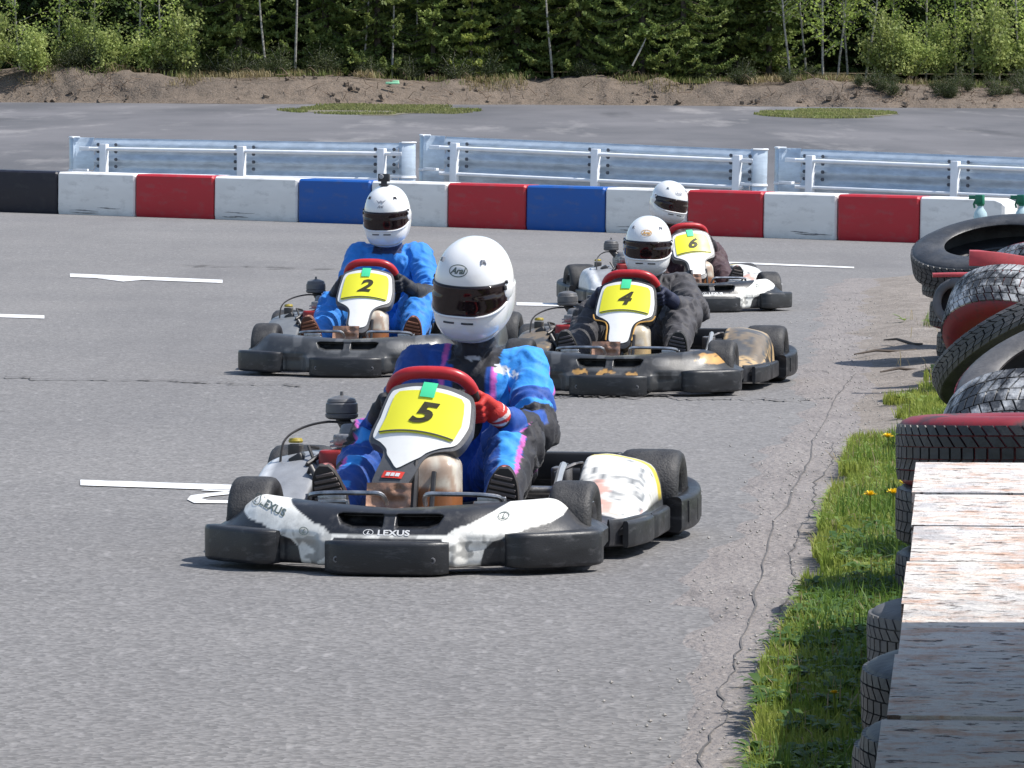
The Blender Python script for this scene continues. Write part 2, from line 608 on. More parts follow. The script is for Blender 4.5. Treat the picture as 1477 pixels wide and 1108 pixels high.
def make_wheel(x, y, r, w, root):
    """tyre and rim about the y axis"""
    M = Matrix.Rotation(math.pi / 2, 3, 'X')
    c = (x, y, r)
    h = w / 2
    mb = MB()
    prof = [(r * .50, -h * .80), (r * .62, -h * .93), (r * .78, -h * 1.0), (r * .90, -h * .97), (r * .965, -h * .86), (r * .992, -h * .66), (r, -h * .4), (r, 0), (r, h * .4), (r * .992, h * .66), (r * .965, h * .86), (r * .90, h * .97), (r * .78, h), (r * .62, h * .93), (r * .50, h * .80)]
    mb.lathe(prof, 40, M, c)
    t = mb.build('wheel', tyre_rubber, root, ang=60)
    rb = MB()
    rb.lathe([(r * .52, -h * .84), (r * .50, -h * .86), (r * .46, -h * .7), (r * .40, -h * .2), (r * .40, h * .2), (r * .46, h * .7), (r * .50, h * .86), (r * .52, h * .84)], 28, M, c)
    rb.lathe([(0, 0.01), (r * .16, .012), (r * .41, 0.0), (r * .41, -.012), (r * .16, -.012), (0, -.012)], 28, M, c)
    rb.build('rim', steel, t)
    hb = MB()
    s = 1 if y > 0 else -1
    for k in range(3):
        a = 2 * math.pi * k / 3
        hb.lathe([(.011, 0), (.011, .022), (0, .024)], 6, Matrix.Rotation(-s * math.pi / 2, 3, 'X'), (x + .035 * math.cos(a), y + s * .012, r + .035 * math.sin(a)))
    hb.lathe([(.026, 0), (.024, .03), (0, .032)], 14, Matrix.Rotation(-s * math.pi / 2, 3, 'X'), (x, y + s * .01, r))
    hb.build('hub', dark_steel, t)
    return t


def make_pod(s, style, root):
    """side pod on side s (+1 = driver's left)"""
    nx, nt = 90, 40
    xs = np.linspace(.345, -.34, nx)
    V = np.zeros((nx, nt, 3))
    for i, x in enumerate(xs):
        q = (.345 - x) / .685
        e = sstep(0, .09, q) * (1 - .55 * sstep(.93, 1.0, q))
        top = .112 + .170 * sstep(0.10, .80, q) + .008 * math.sin(q * 3.1)
        top = .10 + (top - .10) * (.3 + .7 * e)
        yo = .605 + .050 * min(1, q * 2.2) - .03 * (1 - e)
        yi = .43 - .03 * q
        P = [(yi, .05), (yi - .005, .5 * top), (yi + .01, top * .93), (yi + .05, top), (yi + .11, top * .99), (yo - .045, top * .90 + .0), (yo - .012, top * .72), (yo - .002, .125), (yo + .004, .11), (yo + .004, .05), (yo - .02, .038), (yi, .04)]
        Q = smooth_prof(P, nt)
        V[i, :, 0] = x; V[i, :, 1] = Q[:, 0] * s; V[i, :, 2] = Q[:, 1]
    Vf = V.reshape(-1, 3)
    qq = (.345 - Vf[:, 0]) / .685
    ay = np.abs(Vf[:, 1])
    tt = np.repeat(np.arange(nt)[None] / (nt - 1), nx, 0).ravel()
    nb = vn(Vf * 18, 11); nn = vn(Vf * 55, 12)
    base = np.array([.034, .035, .040])
    C = np.repeat(base[None], len(Vf), 0)
    poly = [(.22, .20), (.20, .60), (.90, .60), (.92, .20)]
    sd = poly_sdf(np.stack([qq, tt], 1), poly)
    def put(m, col):
        nonlocal C
        C = C * (1 - m[:, None]) + np.array(col) * (.88 + .2 * nn[:, None]) * m[:, None]
    if style == 'white':
        if s > 0:
            put(1 - sstep(-.006, .006, sd + (nn - .5) * .03), (.72, .71, .67))
            put((1 - sstep(-.004, .004, poly_sdf(np.stack([qq, tt], 1), [(.78, .22), (.80, .60), (.90, .60), (.88, .22)]))), (.72, .55, .05))
            put(.85 * sstep(.52, .66, vn(Vf * [16, 60, 60], 71) * .6 + nn * .4) * (1 - sstep(-.05, 0, sd)) * (qq < .76), (.10, .11, .12))
            put(sstep(.60, .66, vn(Vf * 26, 44)) * (1 - sstep(-.05, 0, sd)) * (qq < .5), (.62, .36, .30))
        else:
            put(1 - sstep(-.006, .006, sd), (.26, .27, .29))
            put((qq > .2) & (tt > .42) & (tt < .62) & (qq < .95), (.66, .67, .68))
    elif style == 'gold':
        m = (1 - sstep(-.006, .006, sd + (nn - .5) * .08 + (nb - .5) * .2))
        inner = 1 - sstep(-.05, -.02, poly_sdf(np.stack([qq, tt], 1), [(.34, .24), (.32, .56), (.80, .56), (.82, .24)]) - .03)
        put(m, (.50, .35, .18)); put(m * np.maximum(inner * .75, sstep(.46, .60, nn * .5 + nb * .5)), (.085, .085, .085))
    elif s < 0:
        put(1 - sstep(-.006, .006, sd), (.16, .17, .18))
    I = np.arange(nx * nt).reshape(nx, nt)
    F = np.stack([I[:-1, :-1], I[:-1, 1:], I[1:, 1:], I[1:, :-1]], -1).reshape(-1, 4)
    if s < 0: F = F[:, ::-1]
    me = np_mesh('side_pod', Vf, F, paint_attr, True, C)
    pod = link('side_pod', me, root)
    cp = MB()
    cp.add([tuple(Vf[I[0, k]]) for k in range(nt)], [tuple(range(nt))])
    cp.add([tuple(Vf[I[-1, k]]) for k in range(nt)], [tuple(range(nt))])
    cp.build('end_cap', black_plastic, pod)
    for x0, x1 in ((.32, .02), (.0, -.33)):
        path = []
        for i in range(11):
            x = x0 + (x1 - x0) * i / 10
            k = .5 if i in (0, 10) else 1.0
            yo = .650 - .035 * sstep(.1, .40, x)
            path.append(((x, s * yo, .078), Vector((0, s, 0)) * k, Vector((0, 0, 1))))
        p = MB().sweep(path, [(a + .008, b) for a, b in rrect(.036, .082, .012)]).build('bumper_pad', black_plastic, pod, ang=50)
        for f in (.18, .82):
            x = x0 + (x1 - x0) * f
            MB().lathe([(.010, 0), (.009, .004), (0, .005)], 10, Matrix.Rotation(-s * math.pi / 2, 3, 'X'), (x, s * (.645 - .035 * float(sstep(.1, .40, x)) + .025), .078)).build('bolt', steel, p)
    return pod


PS = {'dy': 0.0, 'shear': 0.0}


def make_panel(style, digit, roll, root):
    """the upright number panel in front of the steering wheel"""
    base = Vector((.585, PS['dy'], .185)); topx = Vector((.345, PS['dy'], .555))
    up = (topx - base).normalized()
    nrm = Vector((up.z, 0, -up.x))
    Hh = (topx - base).length
    K = .40 / Hh
    c0 = (base + topx) / 2
    Rr = Matrix.Rotation(-roll, 3, nrm)
    def P(w, h, off=0.0, curve=1.3):
        """w lateral (+ = driver's left), h height 0..Hh from the panel's foot"""
        w = w * .93 - PS['shear'] * max(0.0, .30 - h)
        p = base + up * h + Vector((0, w, 0)) + nrm * (off - curve * w * w)
        return c0 + Rr @ (p - c0)
    Z = lambda t: t * Hh
    def outline(g, tip):
        # half outline (w,h) from the foot up; g grows the shape, tip is the foot of the shape
        H = [(.0, tip - g), (.030 + g, tip + .003 - g), (.050 + g, tip + .015 - g * .5), (.056 + g, tip + .04), (.060 + g, .155), (.075 + g, .185), (.105 + g, .207 - g * .6), (.140 + g, .226 - g), (.153 + g, .248), (.153 + g, .30),
             (.147 + g, .345), (.138 + g, .385 + g * .4), (.120 + g * .8, .402 + g), (.06, .414 + g), (0, .417 + g)]
        return H
    def sheet(H, off, mt, name, parent, thick=.012, n=14, curve=1.3):
        S = smooth_prof(H, 60)
        mb = MB(); vs = []; fs = []
        cols = np.linspace(-1, 1, n)
        for w, h in S:
            for cc in cols: vs.append(P(w * cc, h, off, curve))
        for i in range(len(S) - 1):
            for k in range(n - 1):
                fs.append((i * n + k, i * n + k + 1, (i + 1) * n + k + 1, (i + 1) * n + k))
        mb.add(vs, fs)
        if thick:
            v2 = []; f2 = []
            ed = [(w, h) for w, h in S] + [(-w, h) for w, h in S[::-1]]
            for w, h in ed:
                v2.append(P(w, h, off, curve)); v2.append(P(w * 1.0, h, off - thick * .4, curve)); v2.append(P(w * .97, h, off - thick, curve))
            m = len(ed)
            for i in range(m):
                j = (i + 1) % m
                f2.append((3 * i, 3 * j, 3 * j + 1, 3 * i + 1)); f2.append((3 * i + 1, 3 * j + 1, 3 * j + 2, 3 * i + 2))
            mb.add(v2, f2)
        return mb.build(name, mt, parent, ang=35)
    shell = sheet(outline(.011, .045 if style != 'white5' else .055), 0, grey_plastic if style != 'gold' else black_plastic, 'number_panel', root, .05)
    if style == 'white5':
        # the face ends in a point well above the foot
        H = [(0, .118), (.012, .125), (.035, .145), (.058, .165), (.072, .185), (.105, .208), (.140, .226), (.150, .25), (.152, .30), (.147, .345), (.138, .385), (.120, .398), (.06, .41), (0, .412)]
        face = sheet(H, .004, white_face, 'panel_face', shell, .003)
        lab = MB(); vs = []
        for a in range(7):
            for b in range(2): vs.append(P(-.036 + .072 * a / 6, .082 + .024 * b, .0045))
        lab.add(vs, [(2 * a, 2 * a + 2, 2 * a + 3, 2 * a + 1) for a in range(6)])
        lo = lab.build('red_label', red_label, shell)
        pr = MB()
        for j, (x0, x1) in enumerate(((-.024, -.010), (-.007, .006), (.009, .024))):
            pr.add([P(x0, .088, .006), P(x1, .088, .006), P(x1, .100, .006), P(x0, .100, .006)], [(0, 1, 2, 3)])
        pr.build('print', white_print, lo)
    else:
        face = sheet(outline(-.001, .062), .004, white_face, 'panel_face', shell, .003)
    # yellow plate, top part
    H = [(.122, .240), (.131, .247), (.131, .30), (.127, .345), (.121, .378), (.108, .393)]
    wide = 1.0 if style == 'white5' else 1.02
    mb = MB(); vs = []; fs = []
    n = 14
    for w, h in H:
        for cc in np.linspace(-1, 1, n): vs.append(P(w * cc * wide, h + .008 * (1 - cc * cc) - .004, .0075))
    for i in range(len(H) - 1):
        for k in range(n - 1): fs.append((i * n + k, i * n + k + 1, (i + 1) * n + k + 1, (i + 1) * n + k))
    plate = mb.add(vs, fs).build('number_plate', yellow_plate, shell)
    D, Df = text2d(digit, .108, .0042, .28)
    D[:, 0] *= 1.32 if digit != '4' else 1.2
    decal('digit', [(D * [1, .92], Df, .0, .318, 0)], lambda x, y: P(x, y, .0095), digit_black, plate)
    # clear cover edge and upper rim
    cl = MB()
    cl.tube([P(w, .243 + .008 * (1 - (w / .13) ** 2), .010) for w in np.linspace(-.13, .13, 13)], .0022, 6)
    cl.build('plate_strip', grey_plastic, plate)
    tp = MB(); vs = []
    for a in range(5):
        for b, h in enumerate((.372, .40, .428)):
            vs.append(P(-.006 + (a - 2) * .0125, h, .0115 if b < 2 else .004))
    tp.add(vs, [(3 * a + b, 3 * a + 3 + b, 3 * a + 4 + b, 3 * a + 1 + b) for a in range(4) for b in range(2)])
    tp.build('green_tape', green_tape, plate)
    if style == 'gold':
        g = MB()
        S = smooth_prof(outline(.014, .05), 60)
        g.tube([P(w, h, .002) for w, h in S[12:34]], .0035, 5)
        g.tube([P(-w, h, .002) for w, h in S[12:34]], .0035, 5)
        g.build('gold_edge', gold_print, shell)
    # stay behind the panel
    st = MB()
    st.tube([(.57, 0, .08), (.50, 0, .30), (.36, 0, .45)], .012, 8)
    st.tube([(.60, .06, .08), (.52, .06, .28)], .008, 6)
    st.build('panel_stay', dark_steel, root)
    return shell


def make_steering(root):
    C = Vector((.185, PS['dy'], .458)); U = Vector((.62, 0, .785)).normalized(); Lv = Vector((0, 1, 0))
    def P(a, b): return C + Lv * a + U * b
    def Q(t):
        ct, st = math.cos(t), math.sin(t); e = 3.0
        return P(.134 * math.copysign(abs(ct) ** (2 / e), ct), .146 * math.copysign(abs(st) ** (2 / e), st))
    top = [Q(R(20 + 140 * k / 22)) for k in range(23)]
    low = [Q(R(160 + 220 * k / 30)) for k in range(31)]
    w = MB().tube(low, .0155, 10).build('steering_wheel', mat('black_rim_grip', (.02, .02, .022), .6), root)
    MB().tube(top, .0205, 12).build('red_grip', red_vinyl, w)
    sp = MB()
    for a, b in ((.14, .02), (-.14, .02), (0, -.14)):
        sp.tube([P(0, 0), P(a, b)], .009, 8)
    n = U.cross(Lv)
    sp.lathe([(.045, -.01), (.045, .01), (0, .012)], 16, n.to_track_quat('Z', 'Y').to_matrix(), C)
    sp.build('spokes', dark_steel, w)
    MB().tube([C, (.50, 0, .12)], .010, 8).build('steering_column', dark_steel, root)


def make_seat(root):
    cl = smooth_prof([(-.04, .13), (-.16, .075), (-.34, .06), (-.50, .10), (-.585, .22), (-.63, .38), (-.665, .54)], 26)
    V = []; n = 21
    for i, (x, z) in enumerate(cl):
        j = min(i + 1, len(cl) - 1); k = max(i - 1, 0)
        tx, tz = cl[j] - cl[k]; l = math.hypot(tx, tz); nx, nz = -tz / l * -1, tx / l * -1
        nx, nz = (tz / l, -tx / l) if tz / l > 0 else (tz / l, -tx / l)
        wdt = .20 + .02 * math.sin(i / 25 * 3.1)
        for a in np.linspace(-1, 1, n):
            lift = (.17 if i < 12 else .12) * abs(a) ** 3.5
            V.append((x + nx * lift, wdt * a, z + nz * lift * (1 if nz > 0 else 1)))
    # lift must point up/forward
    V = np.array(V).reshape(len(cl), n, 3)
    up_ok = V[4, 0, 2] > V[4, n // 2, 2]
    if not up_ok:
        for i, (x, z) in enumerate(cl):
            V[i, :, 0] = 2 * x - V[i, :, 0]; V[i, :, 2] = 2 * z - V[i, :, 2]
    I = np.arange(len(cl) * n).reshape(len(cl), n)
    F = np.stack([I[:-1, :-1], I[1:, :-1], I[1:, 1:], I[:-1, 1:]], -1).reshape(-1, 4)
    me = np_mesh('seat', V.reshape(-1, 3), F, seat_black, True)
    o = link('seat', me, root)
    s = o.modifiers.new('thick', 'SOLIDIFY'); s.thickness = .012; s.offset = -1
    return o


def make_engine(root):
    e = MB()
    e.box((-.30, -.33, .17), (.24, .18, .16), .02)
    for k in range(7): e.box((-.18 + .0, -.33, .24 + k * .014), (.13, .15, .006), .002)
    e.box((-.17, -.33, .33), (.12, .13, .035), .015)
    eng = e.build('engine', alloy, root)
    MB().box((-.28, -.31, .30), (.22, .17, .12), .04, Matrix.Rotation(R(-12), 3, 'Y')).build('engine_shroud', mat('grey_engine_shroud', (.20, .20, .21), .4, var=.3, vs=20, dirt=(.06, .06, .06), dirt_amt=.5), eng)
    a = MB(); c = (-.33, -.41, .385)
    a.lathe([(.0, 0), (.044, 0), (.053, .006), (.054, .016), (.050, .019), (.053, .022), (.052, .050), (.047, .055), (.048, .058), (.044, .066), (.022, .074), (.006, .077), (.005, .090), (0, .090)], 28, None, c)
    a.build('air_cleaner', grey_plastic, eng)
    MB().tube([(-.33, -.41, .39), (-.30, -.38, .35), (-.28, -.34, .31)], .022, 10).build('intake_pipe', dark_steel, eng)
    MB().box((-.36, -.285, .40), (.06, .055, .075), .012).box((-.33, -.285, .395), (.02, .04, .05), .005).build('air_box', grey_plastic, eng)
    MB().box((-.37, -.25, .31), (.03, .12, .17), .004, Matrix.Rotation(R(20), 3, 'Y')).build('engine_bracket', steel, eng)
    ex = MB()
    ex.tube(smooth_pts([(-.18, -.36, .22), (-.08, -.38, .18), (-.05, -.40, .12), (-.15, -.42, .10), (-.45, -.42, .11), (-.62, -.40, .13)], 24), .022, 10)
    ex.build('exhaust_pipe', steel, eng)
    h = MB()
    h.tube(smooth_pts([(-.10, -.565, .235), (-.13, -.56, .32), (-.20, -.52, .36), (-.28, -.45, .378), (-.30, -.36, .372), (-.34, -.30, .37)], 30), .0042, 6)
    h.build('wire_hoop', dark_steel, eng)
    y = MB(); y.lathe([(.022, 0), (.024, .006), (.020, .014), (0, .016)], 14, None, (-.20, -.535, .315)); y.build('filler_cap', mat('yellow_cap', (.35, .27, .03), .5), eng)
    f = MB()
    f.box((-.20, -.535, .285), (.05, .045, .05), .008); f.box((-.12, -.50, .25), (.06, .05, .07), .01, Matrix.Rotation(R(30), 3, 'X'))
    f.tube([(-.10, -.50, .20), (-.05, -.46, .26), (-.10, -.42, .29)], .008, 8); f.tube([(-.05, -.47, .2), (.0, -.44, .25), (.02, -.40, .18)], .010, 8)
    f.box((-.02, -.40, .23), (.05, .04, .06), .01)
    f.tube([(-.15, -.45, .30), (-.10, -.47, .31), (-.07, -.44, .25)], .006, 6)
    f.build('engine_fittings', dark_steel, eng)
    r = MB(); r.box((-.08, -.385, .245), (.07, .09, .11), .02); r.box((.02, -.34, .17), (.16, .06, .09), .012, Matrix.Rotation(R(20), 3, 'Y'))
    r.tube([(.10, -.33, .17), (.28, -.31, .10)], .013, 8)
    r.build('red_bracket', red_steel, eng)
    ch = MB(); ch.box((-.42, -.245, .17), (.26, .022, .10), .01); ch.build('chain_guard', dark_steel, eng)


def smooth_pts(pts, n):
    return [Vector(p) for p in smooth_prof(pts, n)]


def make_chassis(root):
    c = MB()
    for s in (-1, 1):
        c.tube(smooth_pts([(-.66, s * .30, .08), (-.30, s * .30, .07), (.10, s * .26, .06), (.45, s * .17, .06), (.72, s * .15, .07)], 26), .016, 8)
        c.tube(smooth_pts([(.30, s * .62, .09), (.26, s * .60, .08), (-.20, s * .60, .08), (-.24, s * .55, .09), (-.25, s * .30, .08)], 20), .011, 8)
        c.tube([(.22, s * .60, .09), (.20, s * .25, .07)], .011, 8)
        c.tube([(.53, s * .15, .10), (.53, s * .40, .13)], .014, 8)
        c.tube([(.53, s * .40, .07), (.53, s * .40, .19)], .014, 8)
        c.tube([(.47, 0, .11), (.45, s * .36, .11)], .007, 6)
    c.tube([(.66, -.30, .10), (.66, .30, .10)], .012, 8)
    c.tube([(-.64, -.30, .09), (-.64, .30, .09)], .014, 8)
    fr = c.build('chassis', dark_steel, root)
    MB().tube([(-.53, -.58, .14), (-.53, .58, .14)], .020, 12).build('axle', steel, root)
    MB().box((.22, 0, .048), (.86, .36, .006), .002).build('floor_tray', mat('alloy_tray', (.35, .35, .36), .4, metal=.7, dirt=(.1, .08, .07), dirt_amt=.6), root)
    b = MB()
    # brake disc and callipers left of the seat
    b.lathe([(.03, -.004), (.095, -.004), (.095, .004), (.03, .004)], 26, Matrix.Rotation(math.pi / 2, 3, 'X'), (-.53, .30, .14))
    b.build('brake_disc', steel, root)
    l = MB()
    l.box((-.43, .30, .20), (.09, .06, .06), .012)
    l.box((-.30, .345, .13), (.10, .05, .07), .01)
    l.tube([(-.10, .335, .12), (-.10, .335, .235), (-.14, .39, .26), (-.22, .40, .26), (-.22, .41, .15)], .007, 6)
    l.tube([(-.16, .36, .17), (-.16, .44, .18), (-.18, .46, .10)], .009, 6)
    l.box((-.14, .40, .155), (.05, .035, .06), .008); l.box((-.12, .455, .19), (.035, .035, .035), .008)
    l.tube([(-.02, .33, .10), (.06, .40, .17), (.16, .38, .12)], .006, 6)
    l.tube([(-.10, .42, .10), (-.05, .46, .16), (.02, .44, .12)], .005, 6)
    l.build('brake_linkage', mat('bracket_steel', (.22, .21, .21), .45, metal=.5, var=.3, dirt=(.05, .04, .04), dirt_amt=.6, ds=20), root)
    # nerf rail ends seen beside the boots
    for s in (-1, 1):
        g = MB()
        g.tube(smooth_pts([(.66, s * .06, .19), (.70, s * .07, .222), (.70, s * .12, .226), (.695, s * .27, .222), (.67, s * .30, .20), (.64, s * .30, .12)], 24), .0075, 8)
        g.build('foot_guard', steel, root)
        p = MB()
        p.tube([(.60, s * .17, .08), (.585, s * .20, .19), (.58, s * .29, .19)], .007, 6)
        p.box((.575, s * .25, .195), (.012, .09, .03), .004)
        p.build('pedal', steel, root)
    h = MB()
    h.tube(smooth_pts([(.30, .355, .10), (.14, .375, .20), (.02, .37, .245), (-.10, .36, .26)], 18), .012, 8)
    h.build('seat_stay', mat('pale_stay', (.40, .41, .42), .35, metal=.5), root)
    return fr


TK = {'dy': .03}


def make_tank(style, root):
    """translucent jug between the driver's legs"""
    nz, na = 30, 40
    V = []; C = []
    for k in range(nz):
        t = k / (nz - 1)
        z = .065 + .275 * t
        e = min(1, math.sqrt(max(0, 1 - max(0, (t - .8) / .2) ** 2 * .85)))
        hx, hy = .085 * e, (.104 - .012 * t) * e
        for a in range(na):
            w = 2 * math.pi * a / na
            c_, s_ = math.cos(w), math.sin(w)
            V.append((.47 + hx * math.copysign(abs(c_) ** .5, c_) - .25 * (t) * .22, TK['dy'] + hy * math.copysign(abs(s_) ** .5, s_), z))
    V = np.array(V)
    nb = vn(V * 30, 2); t = (V[:, 2] - .065) / .275
    lvl = sstep(.54, .60, t + (vn(V * 14, 6) - .5) * .18)
    streak = sstep(.55, .65, vn(V * [40, 40, 6], 8)) * (t > .4)
    brown = np.array([.30, .11, .035]); pale = np.array([.66, .60, .50])
    if style in ('gold',): brown = np.array([.55, .40, .20])
    C = brown * (1 - lvl[:, None]) + pale * lvl[:, None]
    C = C * (1 - .5 * streak[:, None]) + brown * .5 * streak[:, None]
    I = np.arange(nz * na).reshape(nz, na)
    J = np.roll(I, -1, 1)
    F = np.stack([I[:-1], J[:-1], J[1:], I[1:]], -1).reshape(-1, 4)
    o = link('fuel_tank', np_mesh('fuel_tank', V, F, fuel_mat, True, C), root)
    tp = MB(); tp.add([tuple(V[I[-1, a]]) for a in range(na)], [tuple(range(na))]); tp.lathe([(.03, 0), (.03, .02), (.0, .022)], 16, None, (.41, TK['dy'], .335))
    tp.build('tank_top', mat('tank_cap', (.05, .05, .05), .5), o)
    # crumpled brown shield in front of the tank's foot
    S = []; ny, nz2 = 25, 18
    for i in range(ny):
        for j in range(nz2):
            y = -.135 + .14 * i / (ny - 1); z = .10 + .150 * j / (nz2 - 1)
            S.append((.612 - .25 * (z - .10), y, z))
    S = np.array(S); n = np.abs(vn(S * 26, 21) - .5) * 2
    S[:, 0] += .028 * (1 - n)
    I = np.arange(ny * nz2).reshape(ny, nz2)
    F = np.stack([I[:-1, :-1], I[1:, :-1], I[1:, 1:], I[:-1, 1:]], -1).reshape(-1, 4)
    link('tank_shield', np_mesh('tank_shield', S, F, brown_foil, False), root)


def make_rear(root):
    pts = []
    for s in (1, -1):
        q = [(-.36, .680, .085), (-.50, .705, .09), (-.66, .70, .10), (-.76, .67, .115), (-.80, .60, .13), (-.81, .40, .14), (-.815, .15, .14)]
        q = [(x, s * y, z) for x, y, z in q]
        pts += q if s > 0 else q[::-1]
    P = smooth_prof(pts, 70)
    path = []
    for i in range(len(P)):
        t = Vector(P[min(i + 1, len(P) - 1)] - P[max(i - 1, 0)]).normalized()
        sd = Vector((-t.y, t.x, 0)).normalized() * -1
        path.append((P[i], sd, Vector((0, 0, 1))))
    b = MB().sweep(path, rrect(.052, .115, .016))
    o = b.build('rear_bumper', black_plastic, root, ang=50)
    i = MB()
    i.box((-.70, 0, .215), (.05, .92, .09), .015)
    i.box((-.66, .42, .13), (.10, .34, .16), .03); i.box((-.66, -.42, .13), (.10, .34, .16), .03)
    i.build('rear_guard', seat_black, o)
    for s in (-1, 1):
        for x, yr in ((-.42, .7195), (-.54, .7305), (-.66, .7245)): MB().box((x, s * yr, .092), (.012, .006, .07), .001).build('bumper_rib', black_plastic, o)


def make_kart(style, digit, roll, steer, label, loc, rz):
    root = empty('go_kart', loc, rz, label, 'go-kart')
    nstyle = 'white' if style in ('white5', 'white') else style
    make_nose(nstyle, root)
    for s in (-1, 1):
        make_wheel(.53, s * .50, .130, .135, root)
        make_wheel(-.53, s * .585, .143, .20, root)
        make_pod(s, nstyle, root)
    make_panel(style, digit, roll, root)
    make_steering(root); make_seat(root); make_engine(root); make_chassis(root); make_tank(style, root); make_rear(root)
    return root
# ================================================================ DRIVERS
def blob_mesh(caps, voxel, smooth_it=6):
    """caps: list of (A, B, ra, rb) tapered capsules -> one continuous remeshed surface, returned as (V, F)"""
    mb = MB()
    for A, B, ra, rb in caps:
        A = Vector(A); B = Vector(B); d = B - A
        L = max(d.length, 1e-4)
        M = d.to_track_quat('Z', 'Y').to_matrix() if d.length > 1e-4 else Matrix.Identity(3)
        prof = []
        for k in range(7): a = -math.pi / 2 + math.pi / 2 * k / 6; prof.append((max(.0004, ra * math.cos(a)), ra * math.sin(a)))
        for k in range(7): a = math.pi / 2 * k / 6; prof.append((max(.0004, rb * math.cos(a)), L + rb * math.sin(a)))
        mb.lathe(prof, 18, M, A, cap=True)
    me = mb.mesh('tmp', None, False)
    o = link('tmp', me)
    m = o.modifiers.new('r', 'REMESH'); m.mode = 'VOXEL'; m.voxel_size = voxel; m.adaptivity = 0
    s = o.modifiers.new('s', 'SMOOTH'); s.factor = .5; s.iterations = smooth_it
    dg = bpy.context.evaluated_depsgraph_get()
    ev = bpy.data.meshes.new_from_object(o.evaluated_get(dg))
    V = np.zeros(len(ev.vertices) * 3); ev.vertices.foreach_get('co', V); V = V.reshape(-1, 3)
    N = np.zeros(len(ev.vertices) * 3); ev.vertices.foreach_get('normal', N); N = N.reshape(-1, 3)
    F = np.array([tuple(p.vertices) for p in ev.polygons if len(p.vertices) == 4], np.int32)
    bpy.data.objects.remove(o); bpy.data.meshes.remove(me); bpy.data.meshes.remove(ev)
    return V, N, F


def seg_coords(V, A, B):
    A = np.array(A, float); B = np.array(B, float)
    d = B - A; L = np.linalg.norm(d); u = d / L
    w = V - A
    s = w @ u
    t = np.clip(s / L, 0, 1)
    q = w - (t * L)[:, None] * u
    return np.linalg.norm(q, axis=1), t, s, w - s[:, None] * u


HELM_EXP = 2.35


def helm_r(az, el):
    """radius of the helmet shell; az 0 = forward, el up; unit half sizes ~1"""
    ca, sa, ce, se = math.cos(az), math.sin(az), math.cos(el), math.sin(el)
    x, y, z = ca * ce, sa * ce, se
    a = 1.18 if x > 0 else 1.22
    b = 1.0
    c = 1.12 if z > 0 else 1.22
    e = 2.2 if z > 0 else 2.55
    r = (abs(x / a) ** e + abs(y / b) ** e + abs(z / c) ** e) ** (-1 / e)
    if z < 0 and x > 0:
        r += .16 * x * sstep(.18, .62, -z) * (1 - sstep(.82, 1.0, -z))
    return float(r)


